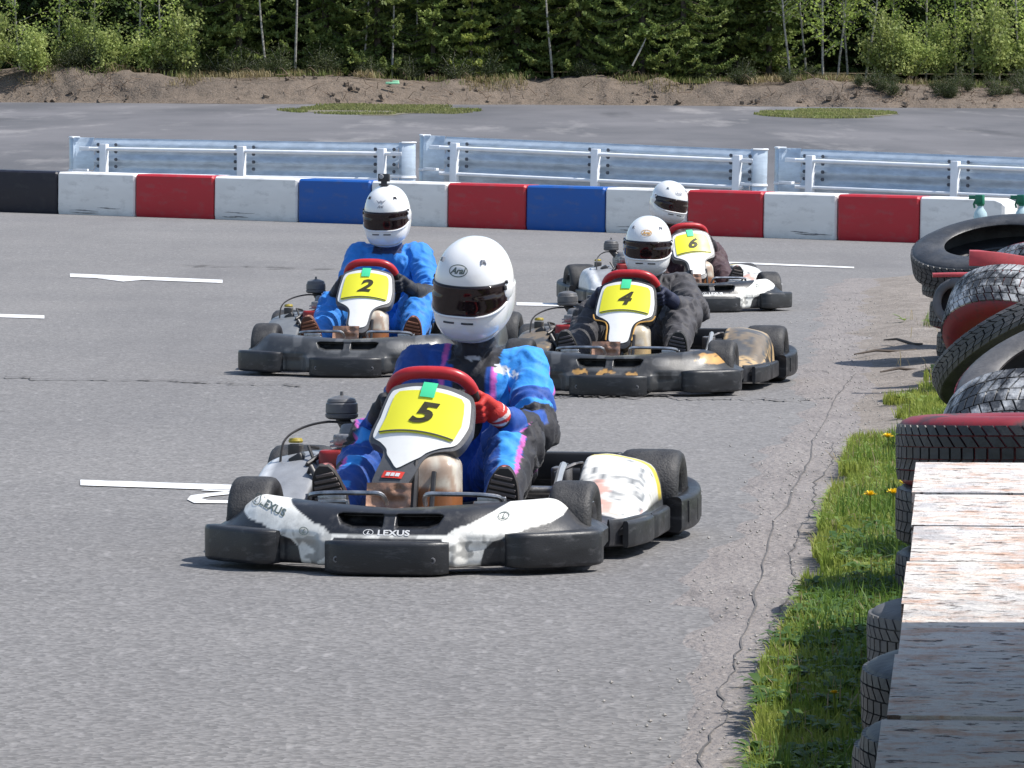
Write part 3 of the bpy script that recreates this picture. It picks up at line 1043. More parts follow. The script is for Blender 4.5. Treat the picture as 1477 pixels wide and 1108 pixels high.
def make_helmet(sx, sz, parent, M4, style):
    """helmet in its own frame: +x forward; sx = half width, sz = vertical stretch"""
    root = empty('helmet'); root.parent = parent; root.matrix_local = M4
    H = sx
    def P(az, el, off=0.0):
        r = helm_r(az, el) * H + off
        return Vector((r * math.cos(az) * math.cos(el), r * math.sin(az) * math.cos(el), r * math.sin(el) * sz))
    def port(az, el):
        # inside the eye opening?
        a = abs(az) / R(72)
        if a >= 1: return False
        up = R(11) - R(2) * a ** 2; lo = -R(16) + R(6) * a ** 3
        return lo < el < up
    nA, nE = 144, 84
    els = [-math.pi / 2 * .80 + (math.pi / 2 * .80 + math.pi / 2) * k / nE for k in range(nE + 1)]
    idx = {}; vs = []; fs = []
    for i in range(nE + 1):
        for k in range(nA):
            az = -math.pi + 2 * math.pi * k / nA
            p = P(az, els[i])
            vs.append(p)
    for i in range(nE):
        for k in range(nA):
            az = -math.pi + 2 * math.pi * (k + .5) / nA; el = (els[i] + els[i + 1]) / 2
            if port(az, el): continue
            fs.append((i * nA + k, i * nA + (k + 1) % nA, (i + 1) * nA + (k + 1) % nA, (i + 1) * nA + k))
    sh = MB().add(vs, fs).build('shell', helmet_white, root, ang=80)
    so = sh.modifiers.new('thick', 'SOLIDIFY'); so.thickness = .010; so.offset = -1
    # visor: follows the opening, a little proud, with its own edge
    vs = []; fs = []; nv, nu = 14, 60
    for j in range(nv + 1):
        for k in range(nu + 1):
            a = (k / nu * 2 - 1)
            az = a * R(78)
            up = R(13) - R(2) * a * a; lo = -R(18) + R(6) * abs(a) ** 3
            vs.append(P(az, lo + (up - lo) * j / nv, .0035))
    for j in range(nv):
        for k in range(nu):
            n = nu + 1
            fs.append((j * n + k, j * n + k + 1, (j + 1) * n + k + 1, (j + 1) * n + k))
    vi = MB().add(vs, fs).build('visor', visor_tint, root, ang=80)
    vo = vi.modifiers.new('thick', 'SOLIDIFY'); vo.thickness = .003
    # gasket and lower lip
    g = MB()
    g.tube([P((a) * R(76), -R(19) + R(6) * abs(a) ** 3, .004) for a in np.linspace(-1, 1, 40)], .0040, 8)
    g.build('visor_lip', helmet_white, root)
    g = MB(); g.tube([P((a) * R(78), R(13.6) - R(2) * a * a, .0015) for a in np.linspace(-1, 1, 40)], .0022, 6)
    g.build('gasket', helmet_trim, root)
    for s in (-1, 1):
        # pivot cover, dark lever tabs
        c = P(s * R(84), R(2)); n = (P(s * R(84), R(2), .01) - c).normalized()
        MB().lathe([(.030, -.006), (.030, .005), (.022, .009), (0, .010)], 20, n.to_track_quat('Z', 'Y').to_matrix(), c).build('visor_pivot', helmet_white, root)
    for s in (-1, 1):
        for az, el, w_ in ((72, 6, .012), (78, 12, .009)):
            c = P(s * R(az), R(el), .006); n = (P(s * R(az), R(el), .02) - c).normalized()
            MB().box(c, (w_, w_ * 1.3, .007), .003, n.to_track_quat('Z', 'Y').to_matrix()).build('visor_tab', helmet_trim, root)
    # chin vents and brow vents
    for a in (-1, 1):
        MB().tube([P(a * R(x), -R(25), .0012) for x in (5, 10, 15, 20)], .0032, 6).build('chin_vent', helmet_trim, root)
    for s in (-1, 1):
        MB().tube([P(s * R(36 + 3 * k), R(38 + 5 * math.sin(k * 1.05)), .002) for k in range(4)], [.002, .006, .006, .002], 8).build('brow_vent', helmet_grey if style != 'K2' else helmet_trim, root)
    ch = MB(); ch.tube([P(a * R(62), -R(47) + R(3) * a * a, .001) for a in np.linspace(-1, 1, 24)], .0035, 6)
    ch.build('chin_seam', helmet_grey, root)
    # oval badge with lettering
    if style in ('K5', 'K4', 'K6'):
        c0a, c0e = 0.0, R(31)
        k = H * 1.15
        fm = lambda x, y: P(c0a + x / k, c0e + y / k, .0015)
        s_ = 1.0 if style == 'K5' else .85
        bm = grey_print if style == 'K5' else (gold_print if style == 'K4' else helmet_grey)
        T, Tf = text2d('Arai', .024 * s_, .0009, .35)
        o2 = oval2d(.036 * s_, .018 * s_, .0028)
        decal('badge', [(T * [1.25, 1], Tf, 0, 0, 0), (o2[0], o2[1], 0, 0, 0)], fm, bm, root)
    else:
        c0e = R(30); k = H * 1.15
        fm = lambda x, y: P(x / k, c0e + y / k, .0015)
        w = [(-.034, .012), (-.012, .002), (0, .010), (.010, .004), (.034, .010), (.012, -.006), (0, .0), (-.014, -.006)]
        T, Tf = text2d('Arai', .018, .001, .35)
        decal('badge', [(np.array(w), [tuple(range(8))], 0, .008, 0), (T, Tf, 0, -.012, 0)], fm, helmet_grey, root)
    # padding inside
    pd = MB(); pd.lathe([(.0, -.02), (H * .85, -.03), (H * .92, .0), (H * .80, .05), (H * .3, .085), (0, .09)], 28, Matrix.Diagonal((1.12, .98, 1)), (0, 0, -H * .5))
    pd.build('lining', helmet_trim, root)
    return root


def make_head(parent, M4, s):
    """face behind the visor: skull, brow, nose, lips and chin grown as one surface, eyes set in"""
    caps = [((-.01, 0, .01), (.01, 0, .01), .088 * s, .084 * s), ((.035, 0, -.05), (.055, 0, -.085), .052 * s, .034 * s),
            ((.078, 0, .018), (.103, 0, -.022), .008, .015), ((.07, .035, .03), (.07, -.035, .03), .013, .013), ((.085, -.012, -.055), (.085, .012, -.055), .008, .008),
            ((.085, -.012, -.066), (.085, .012, -.066), .008, .008), ((.055, .045, -.02), (.05, .048, -.045), .02, .02), ((.055, -.045, -.02), (.05, -.048, -.045), .02, .02),
            ((-.01, .085, 0), (-.015, .09, -.02), .014, .01), ((-.01, -.085, 0), (-.015, -.09, -.02), .014, .01)]
    V, N, F = blob_mesh(caps, .006, 3)
    h = link('head', np_mesh('head', V, F, skin, True), parent)
    h.matrix_local = M4
    e = MB()
    for y in (-.031, .031):
        e.lathe([(.0105 * math.cos(a), .0105 * math.sin(a)) for a in np.linspace(-1.57, 1.57, 9)], 12, Matrix.Rotation(math.pi / 2, 3, 'Y'), (.077, y, .008))
    e.build('eye', mat('eye_white', (.7, .7, .68), .2), h)
    p = MB()
    for y in (-.031, .031): p.box((.088, y, .008), (.002, .009, .009), .0009)
    p.box((.0835, -.031, .030), (.008, .036, .006), .002); p.box((.0835, .031, .030), (.008, .036, .006), .002)
    p.build('iris', helmet_trim, h)


def make_driver(kart_loc, rz, P):
    lean = P.get('lean', 0.0); up = P.get('up', 0.0); style = P['style']
    root_name = 'person'
    W = {}
    hd = Vector(P['head'])           # helmet centre in kart frame
    nb = Vector((hd.x - .05, hd.y * .85, .595 + up))
    sh = {s: Vector((-.37, hd.y * .7 + s * P.get('shw', .165), .555 + up)) for s in (1, -1)}
    el = {1: Vector(P.get('elL', (-.12, .270, .365))), -1: Vector(P.get('elR', (-.16, -.222, .345)))}
    wr = {1: Vector((.105, .215, .41)), -1: Vector((.105, -.20, .41))}
    hip = {s: Vector((-.36, s * .095, .175)) for s in (1, -1)}
    kn = {s: Vector((.04, s * .225, .335 + P.get('knee', 0))) for s in (1, -1)}
    an = {s: Vector((.445, s * .255, .150)) for s in (1, -1)}
    g = P.get('girth', 1.0)
    bones = [('torso', Vector((-.42, 0, .20)), Vector((-.42, hd.y * .5, .46 + up * .5)))]
    caps = []
    def C(a, b, ra, rb): caps.append((a, b, ra * g, rb * g))
    for s in (1, -1):
        C((-.37, s * .07, .185), (-.42, s * .075, .33), .115, .115)
        C((-.42, s * .075, .33), (-.405, hd.y * .5 + s * .085, .49 + up), .115, .108)
        C((-.40, hd.y * .6 + s * .06, .525 + up), sh[s], .086, .068)
        C(sh[s], el[s], .068, .056)
        C(el[s], wr[s], .056, .038)
        C(hip[s], kn[s], .098, .078)
        C(kn[s], an[s], .076, .050)
    C((-.38, hd.y * .8, .555 + up), nb, .085, .060)
    for s in (1, -1): C((-.345, hd.y * .6 + s * .065, .50 + up), (-.35, hd.y * .5 + s * .07, .36), .082, .085)
    C(nb, (hd.x - .01, hd.y, hd.z - .10), .060, .055)
    V, N, F = blob_mesh(caps, .0085, 6)
    # which limb does each vertex belong to
    L = []
    names = []
    for s in (1, -1):
        for nm, A, B, r in (('uarm', sh[s], el[s], .068), ('farm', el[s], wr[s], .05), ('thigh', hip[s], kn[s], .088), ('shin', kn[s], an[s], .063)):
            d, t, sc, q = seg_coords(V, A, B)
            L.append((d / (r * g), t, sc, q)); names.append((nm, s, A, B))
    d, t, sc, q = seg_coords(V, (-.41, 0, .25), (-.405, hd.y * .5, .50 + up))
    L.append((d / (.175 * g), t, sc, q)); names.append(('torso', 0, None, None))
    D = np.stack([l[0] for l in L])
    own = D.argmin(0)
    # cloth folds: ridges across each limb, strongest near joints, plus broad sag
    amp = np.zeros(len(V))
    for k, (nm, s, A, B) in enumerate(names):
        m = own == k
        if not m.any(): continue
        t = L[k][1][m]; sc_ = L[k][2][m]; q = L[k][3][m]
        Pm = V[m]
        warp = np.stack([vn(Pm * 9 + 5, 91), vn(Pm * 9 + 15, 92), vn(Pm * 9 + 25, 93)], 1) - .5
        Q = q * 15.0 + np.outer(sc_, [17, -9, 12]) + k * 3.3 + warp * 2.6
        n = .68 * (1 - np.abs(vn(Q, 31 + k) * 2 - 1)) ** 2.6 + .32 * (1 - np.abs(vn(Q * 2.1 + 9, 51 + k) * 2 - 1)) ** 2
        joint = .55 + .9 * np.exp(-((t - (1.0 if nm in ('uarm', 'thigh') else .05)) / .28) ** 2)
        if nm == 'torso': joint = .9
        amp[m] = (n - .22) * .032 * joint
    amp += (vn(V * 11, 5) - .5) * .012
    # smooth the jump between limbs
    for _ in range(1):
        acc = np.zeros(len(V)); cnt = np.zeros(len(V))
        for a, b in ((0, 1), (1, 2), (2, 3), (3, 0)):
            np.add.at(acc, F[:, a], amp[F[:, b]]); np.add.at(cnt, F[:, a], 1)
            np.add.at(acc, F[:, b], amp[F[:, a]]); np.add.at(cnt, F[:, b], 1)
        amp = .5 * amp + .5 * acc / np.maximum(cnt, 1)
    V2 = V + N * amp[:, None]
    base = np.array(P['base'])
    Cc = np.repeat(base[None], len(V), 0)
    z = V[:, 2]; x = V[:, 0]; y = V[:, 1]
    if style == 'K5':
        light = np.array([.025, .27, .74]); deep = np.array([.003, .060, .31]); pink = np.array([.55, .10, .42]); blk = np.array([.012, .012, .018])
        Cc[:] = deep
        for k, (nm, s, A, B) in enumerate(names):
            m = own == k
            t = L[k][1]; q = L[k][3]
            qn = q / (np.linalg.norm(q, axis=1)[:, None] + 1e-9)
            outw = qn[:, 1] * (s if s else 1)
            fwd = qn[:, 0] * .55 + qn[:, 2] * .83
            if nm == 'uarm':
                Cc[m & (fwd > -.05)] = light
                Cc[m & (np.abs(fwd - .05 + .1 * t) < .07)] = pink
                Cc[m & (fwd < -.12)] = blk
                Cc[m & (t > .50) & (t < .70)] = deep
                Cc[m & (t > .78)] = blk
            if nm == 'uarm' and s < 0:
                Cc[m & (fwd > .0)] = deep * .8  # right upper arm painted darker, as if shaded by the helmet
            if nm == 'farm':
                Cc[m] = blk
                if s > 0: Cc[m & (fwd > .35) & (t < .40)] = deep
                Cc[m & (t > .82)] = deep
            if nm == 'thigh':
                Cc[m & (outw > .55)] = blk
                Cc[m & (np.abs(outw - .47) < .10)] = pink
            if nm == 'shin':
                Cc[m & (outw < .45) & (outw > -.35)] = light
                Cc[m & (outw < -.35)] = deep
                Cc[m & (np.abs(outw - .52) < .09)] = pink
                Cc[m & (outw > .62)] = blk
                if s < 0:
                    Cc[m & (t > .28) & (t < .46)] = deep; Cc[m & (t > .6) & (t < .8)] = deep
            if nm == 'torso':
                Cc[m & (y - hd.y * .6 > .075) & (z > .40)] = light  # right chest stays navy, standing in for the helmet's shadow
                Cc[m & (np.abs(y - hd.y * .6) < .055) & (z > .42)] = blk
                Cc[m & (np.abs(np.abs(y - hd.y * .6) - .085) < .009) & (z > .42)] = pink
        Cc[(z > nb.z - .035) & (np.abs(y - hd.y) < .085)] = blk
        fr_ = N[:, 0] > .1
        sp = (np.abs(y - .145) < .045) & (np.abs(z - .545 - (y - .145) * -.35) < .011) & fr_ & (vn(V * 70, 3) > .38)
        Cc[sp] = [.72, .74, .78]
        Cc[(np.abs(y - .03) < .020) & (np.abs(z - .588) < .008) & fr_] = [.5, .5, .52]
    elif style == 'K2':
        Cc[:] = [.014, .19, .60]
        Cc[(z > nb.z - .03) & (np.abs(y - hd.y) < .08)] = [.01, .02, .08]
        Cc[(own == 1) & (L[1][1] > .3)] = [.012, .014, .02]; Cc[(own == 5) & (L[5][1] > .3)] = [.012, .014, .02]
    elif style == 'K4':
        Cc[:] = [.042, .040, .046]
    else:
        Cc[:] = [.05, .022, .028]
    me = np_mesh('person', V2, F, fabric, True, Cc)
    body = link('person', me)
    body.location = kart_loc; body.rotation_euler = (0, 0, rz)
    tag(body, P['label'], 'person')
    # helmet + head
    Rm = Matrix.Rotation(P.get('yaw', 0), 4, 'Z') @ Matrix.Rotation(P.get('pitch', R(12)), 4, 'Y') @ Matrix.Rotation(P.get('hroll', 0), 4, 'X')
    M4 = Matrix.Translation(hd) @ Rm
    make_helmet(P['hw'], P['hz'], body, M4, style)
    make_head(body, M4, .98)
    # gloves: palm, four curled fingers of different length, thumb, closed on the rim
    Cw = Vector((.185, PS['dy'], .458)); U = Vector((.62, 0, .785)).normalized()
    nw = Vector((U.z, 0, -U.x))        # faces forward/down
    for s in (1, -1):
        if style == 'K5' and s > 0:
            gc = [(.50, .022, .018)]
        grip = Cw + Vector((0, s * .133, 0)) + U * .0
        caps = []
        back = grip + Vector((0, s * .030, 0)) - nw * .008
        caps.append((wr[s], wr[s] + (back - wr[s]) * .6, .036, .038))
        caps.append((wr[s] + (back - wr[s]) * .6 - U * .018, back - U * .02, .022, .020))
        caps.append((wr[s] + (back - wr[s]) * .6 + U * .022, back + U * .028, .022, .019))
        fl = [1.0, 1.08, 1.0, .82]
        for k in range(4):
            o = U * (.036 - .0225 * k)
            k0 = back + o
            k1 = grip + o + nw * (.026 * fl[k]) + Vector((0, s * .020, 0))
            k2 = grip + o + nw * (.032 * fl[k]) - Vector((0, s * .010 * fl[k], 0))
            k3 = grip + o + nw * (.012 * fl[k]) - Vector((0, s * .027 * fl[k], 0))
            caps += [(k0, k1, .0115, .0105), (k1, k2, .0105, .0098), (k2, k3, .0098, .0085)]
        t0 = back + U * .02 - nw * .012
        t1 = grip + U * .046 - nw * .022
        t2 = grip + U * .050 - nw * .018 - Vector((0, s * .026, 0))
        caps += [(t0, t1, .014, .012), (t1, t2, .012, .010)]
        Vg, Ng, Fg = blob_mesh(caps, .0034, 2)
        if style == 'K5' and s > 0:
            C2 = np.repeat(np.array([[.50, .022, .016]]), len(Vg), 0)
            fing = (Vg - np.array(grip)) @ np.array(nw)
            along = (Vg - np.array(grip)) @ np.array(U)
            dw = np.linalg.norm(Vg - np.array(wr[s]), axis=1)
            C2[(dw < .075) & (np.abs(((along * 40) % 1) - .5) < .25)] = [.65, .55, .52]
            C2[dw < .045] = [.02, .02, .025]
        else:
            C2 = np.repeat(np.array([P.get('glove', (.02, .02, .026))]), len(Vg), 0)
        link('glove', np_mesh('glove', Vg, Fg, glove_mat, True, C2), body)
        # shoes, sole to the front
        heel = Vector((.470, s * .255, .100)); toe = Vector((.545, s * (.272 + P.get('splay', .01)), .285))
        ax = (toe - heel); Lf = ax.length; axn = ax.normalized(); nrm = Vector((axn.z, 0, -axn.x)).normalized()
        side = Vector((0, 1, 0))
        caps = [(heel + axn * .02 - nrm * .045, heel + axn * .10 - nrm * .040, .042, .044), (heel + axn * .10 - nrm * .034, toe - axn * .02 - nrm * .024, .043, .030), (heel + axn * .01 - nrm * .05, Vector(an[s]) - Vector((.02, 0, -.03)), .042, .046)]
        Vs, Ns, Fs = blob_mesh(caps, .006, 4)
        d_ = (Vs - np.array(heel)) @ np.array(nrm)
        Vs = Vs - np.outer(np.maximum(d_ - (-.004), 0), np.array(nrm))
        C3 = np.repeat(np.array([P['shoe']]), len(Vs), 0)
        C3[(d_ > -.022)] = P.get('shoe_edge', (.5, .2, .16))
        sh_o = link('shoe', np_mesh('shoe', Vs, Fs, shoe_mat, True, C3), body)
        so = MB()
        def ring(t):
            w = .046 + .008 * math.sin(t * 5.2 - .8) if t < .97 else .036
            return w * math.sqrt(max(.04, 1 - max(0, (t - .75) / .27) ** 2)) * math.sqrt(max(.1, 1 - max(0, (.18 - t) / .2) ** 2))
        pr = []
        n = 22
        for k in range(n + 1):
            t = k / n
            c = heel + axn * (Lf * t + .012 * (t - .3)) - nrm * (.010 * max(0, (t - .75) / .25) ** 2)
            pr.append((c, side * ring(t), nrm))
        so.sweep(pr, [(1, 0), (.97, .006), (-.97, .006), (-1, 0), (-1, -.012), (1, -.012)])
        sole = so.build('sole', mat('boot_sole_' + style, P.get('sole', (.035, .03, .028)), .7, var=.3), sh_o)
        bars = MB()
        for k in range(2, 21, 2):
            t = k / n
            c = heel + axn * (Lf * t) + nrm * .0075 - nrm * (.010 * max(0, (t - .75) / .25) ** 2)
            w = ring(t) * .90
            M = Matrix((side, axn, nrm)).transposed() @ Matrix.Rotation(-.22 * s, 3, 'Z')
            bars.box(c, (2 * w, .0095, .008), .002, M)
        bars.build('tread', mat('boot_tread_' + style, P.get('tread', (.16, .13, .12)), .7, var=.3), sole)
    return body


def kart_frame(u, v, theta):
    """root location and heading from the photograph pixel under the nose"""
    n = gp(u, v)
    th = R(theta)
    Fv = Vector((-math.sin(th), -math.cos(th), 0))
    o = n - Fv * .98
    return o, -math.pi / 2 - th
# ================================================================ SETTING
def ground_z(X, Y):
    X = np.asarray(X, float); Y = np.asarray(Y, float)
    near = sstep(37, 50, Y)
    plane = -.052 - .020 * np.clip(X, -25, 25)
    far = np.clip((Y - 68) / (150 - 68), 0, 1)
    zf = 1.40 - .0045 * np.clip(X, -30, 30)
    return near * (plane * (1 - far) + zf * far)


def gz(X, Y): return float(ground_z(X, Y))


def grid_sheet(name, xs, ys, m, dz=0.0, zfun=None):
    X, Y = np.meshgrid(xs, ys, indexing='ij')
    Z = ground_z(X, Y) + dz
    if zfun is not None: Z = Z + zfun(X, Y)
    V = np.stack([X.ravel(), Y.ravel(), Z.ravel()], 1)
    I = np.arange(X.size).reshape(X.shape)
    F = np.stack([I[:-1, :-1], I[1:, :-1], I[1:, 1:], I[:-1, 1:]], -1).reshape(-1, 4)
    o = link(name, np_mesh(name, V, F, m, True))
    o['kind'] = 'structure'
    return o


def node_mat(name):
    m = bpy.data.materials.new(name); m.use_nodes = True
    return m, m.node_tree.nodes, m.node_tree.links, m.node_tree.nodes['Principled BSDF']


def noise(N, L, co, sc, det=5, rough=.6, lo=.3, hi=.7, a=0., b=1.):
    n = N.new('ShaderNodeTexNoise'); n.inputs['Scale'].default_value = sc; n.inputs['Detail'].default_value = det; n.inputs['Roughness'].default_value = rough
    L.new(co, n.inputs['Vector'])
    r = N.new('ShaderNodeMapRange'); r.inputs[1].default_value = lo; r.inputs[2].default_value = hi; r.inputs[3].default_value = a; r.inputs[4].default_value = b
    L.new(n.outputs[0], r.inputs[0])
    return r.outputs[0]


def mixc(N, L, fac, A, B):
    m = N.new('ShaderNodeMix'); m.data_type = 'RGBA'
    if isinstance(fac, float): m.inputs[0].default_value = fac
    else: L.new(fac, m.inputs[0])
    for i, c in ((6, A), (7, B)):
        if isinstance(c, tuple): m.inputs[i].default_value = (*c, 1)
        else: L.new(c, m.inputs[i])
    return m.outputs[2]


def mathn(N, L, op, a, b=None):
    m = N.new('ShaderNodeMath'); m.operation = op
    for i, c in enumerate((a, b)):
        if c is None: continue
        if isinstance(c, (int, float)): m.inputs[i].default_value = c
        else: L.new(c, m.inputs[i])
    return m.outputs[0]


def mapped(N, L, scale=(1, 1, 1), rot=0.0):
    tc = N.new('ShaderNodeTexCoord'); mp = N.new('ShaderNodeMapping')
    mp.inputs['Scale'].default_value = scale; mp.inputs['Rotation'].default_value = (0, 0, rot)
    L.new(tc.outputs['Object'], mp.inputs[0])
    return mp.outputs[0]


def asphalt_mat():
    m, N, L, p = node_mat('asphalt')
    co = mapped(N, L)
    co2 = mapped(N, L, (1.0, .22, 1))
    big = noise(N, L, co, .35, 5, .6, .3, .7, 0, 1)
    c = mixc(N, L, big, (.158, .153, .152), (.188, .181, .177))
    # aggregate: pale and dark stones
    v = N.new('ShaderNodeTexVoronoi'); v.inputs['Scale'].default_value = 62; v.feature = 'F1'
    L.new(co, v.inputs['Vector'])
    sp = N.new('ShaderNodeSeparateColor'); L.new(v.outputs['Color'], sp.inputs[0])
    r1 = N.new('ShaderNodeMapRange'); r1.inputs[1].default_value = .0; r1.inputs[2].default_value = 1; r1.inputs[3].default_value = .74; r1.inputs[4].default_value = 1.26
    L.new(sp.outputs[0], r1.inputs[0])
    sc = N.new('ShaderNodeVectorMath'); sc.operation = 'SCALE'; L.new(c, sc.inputs[0]); L.new(r1.outputs[0], sc.inputs['Scale'])
    c = sc.outputs[0]
    # rare pale chips, clumped blotches as worn asphalt shows from afar
    chips = noise(N, L, mapped(N, L, (1, .22, 1)), 24, 3, .5, .60, .74, 0, .30)
    c = mixc(N, L, chips, c, (.40, .385, .38))
    dark = noise(N, L, mapped(N, L, (1, .2, 1)), 18, 4, .6, .60, .76, 0, .28)
    c = mixc(N, L, dark, c, (.12, .115, .12))
    # traces of tyres and joints that run across
    tr = noise(N, L, mapped(N, L, (1.1, .10, 1), R(-10)), .8, 6, .62, .50, .70, 0, .38)
    c = mixc(N, L, tr, c, (.115, .11, .113))
    pale = noise(N, L, co2, .16, 4, .6, .5, .75, 0, .5)
    c = mixc(N, L, pale, c, (.25, .235, .225))
    L.new(c, p.inputs['Base Color']); p.inputs['Roughness'].default_value = .85; p.inputs['Specular IOR Level'].default_value = .25
    b = N.new('ShaderNodeBump'); b.inputs['Strength'].default_value = .45; b.inputs['Distance'].default_value = .006
    L.new(v.outputs['Distance'], b.inputs['Height']); L.new(b.outputs[0], p.inputs['Normal'])
    return m


def far_asphalt_mat():
    m, N, L, p = node_mat('old_asphalt')
    co = mapped(N, L, (.12, .035, 1), R(-6))
    a = noise(N, L, co, 1.6, 7, .62, .36, .66, 0, 1)
    c = mixc(N, L, a, (.085, .085, .092), (.15, .145, .152))
    b_ = noise(N, L, mapped(N, L, (.35, .05, 1), R(3)), 1.1, 6, .66, .55, .74, 0, .8)
    c = mixc(N, L, b_, c, (.30, .285, .28))
    d = noise(N, L, mapped(N, L, (.5, .07, 1)), .9, 6, .62, .60, .74, 0, .6)
    c = mixc(N, L, d, c, (.045, .045, .05))
    g = noise(N, L, mapped(N, L), 30, 3, .5, .3, .7, 0, .12)
    c = mixc(N, L, g, c, (.25, .25, .25))
    L.new(c, p.inputs['Base Color']); p.inputs['Roughness'].default_value = .9; p.inputs['Specular IOR Level'].default_value = .2
    return m


def soil_mat(name, A, B, Cc, s=1.0):
    m, N, L, p = node_mat(name)
    co = mapped(N, L)
    a = noise(N, L, co, 1.3 * s, 7, .65, .35, .65)
    c = mixc(N, L, a, A, B)
    b_ = noise(N, L, co, 9 * s, 6, .65, .45, .7, 0, .8)
    c = mixc(N, L, b_, c, Cc)
    d = noise(N, L, co, 60 * s, 4, .6, .55, .75, 0, .5)
    c = mixc(N, L, d, c, (.40, .37, .34))
    L.new(c, p.inputs['Base Color']); p.inputs['Roughness'].default_value = .95; p.inputs['Specular IOR Level'].default_value = .15
    n = N.new('ShaderNodeTexNoise'); n.inputs['Scale'].default_value = 30 * s; n.inputs['Detail'].default_value = 8; L.new(co, n.inputs['Vector'])
    b = N.new('ShaderNodeBump'); b.inputs['Strength'].default_value = .9; b.inputs['Distance'].default_value = .03 / s
    L.new(n.outputs[0], b.inputs['Height']); L.new(b.outputs[0], p.inputs['Normal'])
    return m


asphalt = asphalt_mat()
far_asphalt = far_asphalt_mat()
verge_soil = soil_mat('verge_soil', (.20, .175, .155), (.27, .24, .215), (.13, .115, .10), 2.0)
bank_soil = soil_mat('bank_soil', (.175, .138, .108), (.135, .108, .086), (.075, .062, .05), .5)
wood_floor = soil_mat('forest_floor', (.06, .06, .03), (.09, .07, .045), (.03, .03, .02), .4)

# the ground: one sheet to the horizon, the near track asphalt on it
xs = np.concatenate([[-1500, -600, -200, -80, -50], np.linspace(-32, 32, 33), [50, 80, 200, 600, 1500]])
ys = np.concatenate([[-300, -60, -10, 0, 10, 20, 30, 36], np.linspace(38, 52, 15), [56, 60, 64, 68], np.linspace(70, 152, 24), [160, 175, 190, 220, 300, 500, 1500]])
grid_sheet('ground', xs, ys, far_asphalt, -.012)
grid_sheet('track', np.concatenate([[-60, -40], np.linspace(-30, 16, 24)]), np.concatenate([[-20, -5, 0, 10, 20, 30, 36], np.linspace(38, 52, 15), [56, 60, 64.5]]), asphalt, 0)

# ---- verge to the right of the track: soil strip, its ragged edge
EDGE = [(3, .10), (8, .32), (10.6, .52), (11.94, .60), (13.5, .78), (14.5, .86), (15.9, .98), (18.46, 1.21), (21.6, 1.52), (24.8, 1.78), (30.8, 2.15), (36, 2.55), (41, 3.0)]


def edge_x(Y): return np.interp(Y, [e[0] for e in EDGE], [e[1] for e in EDGE])


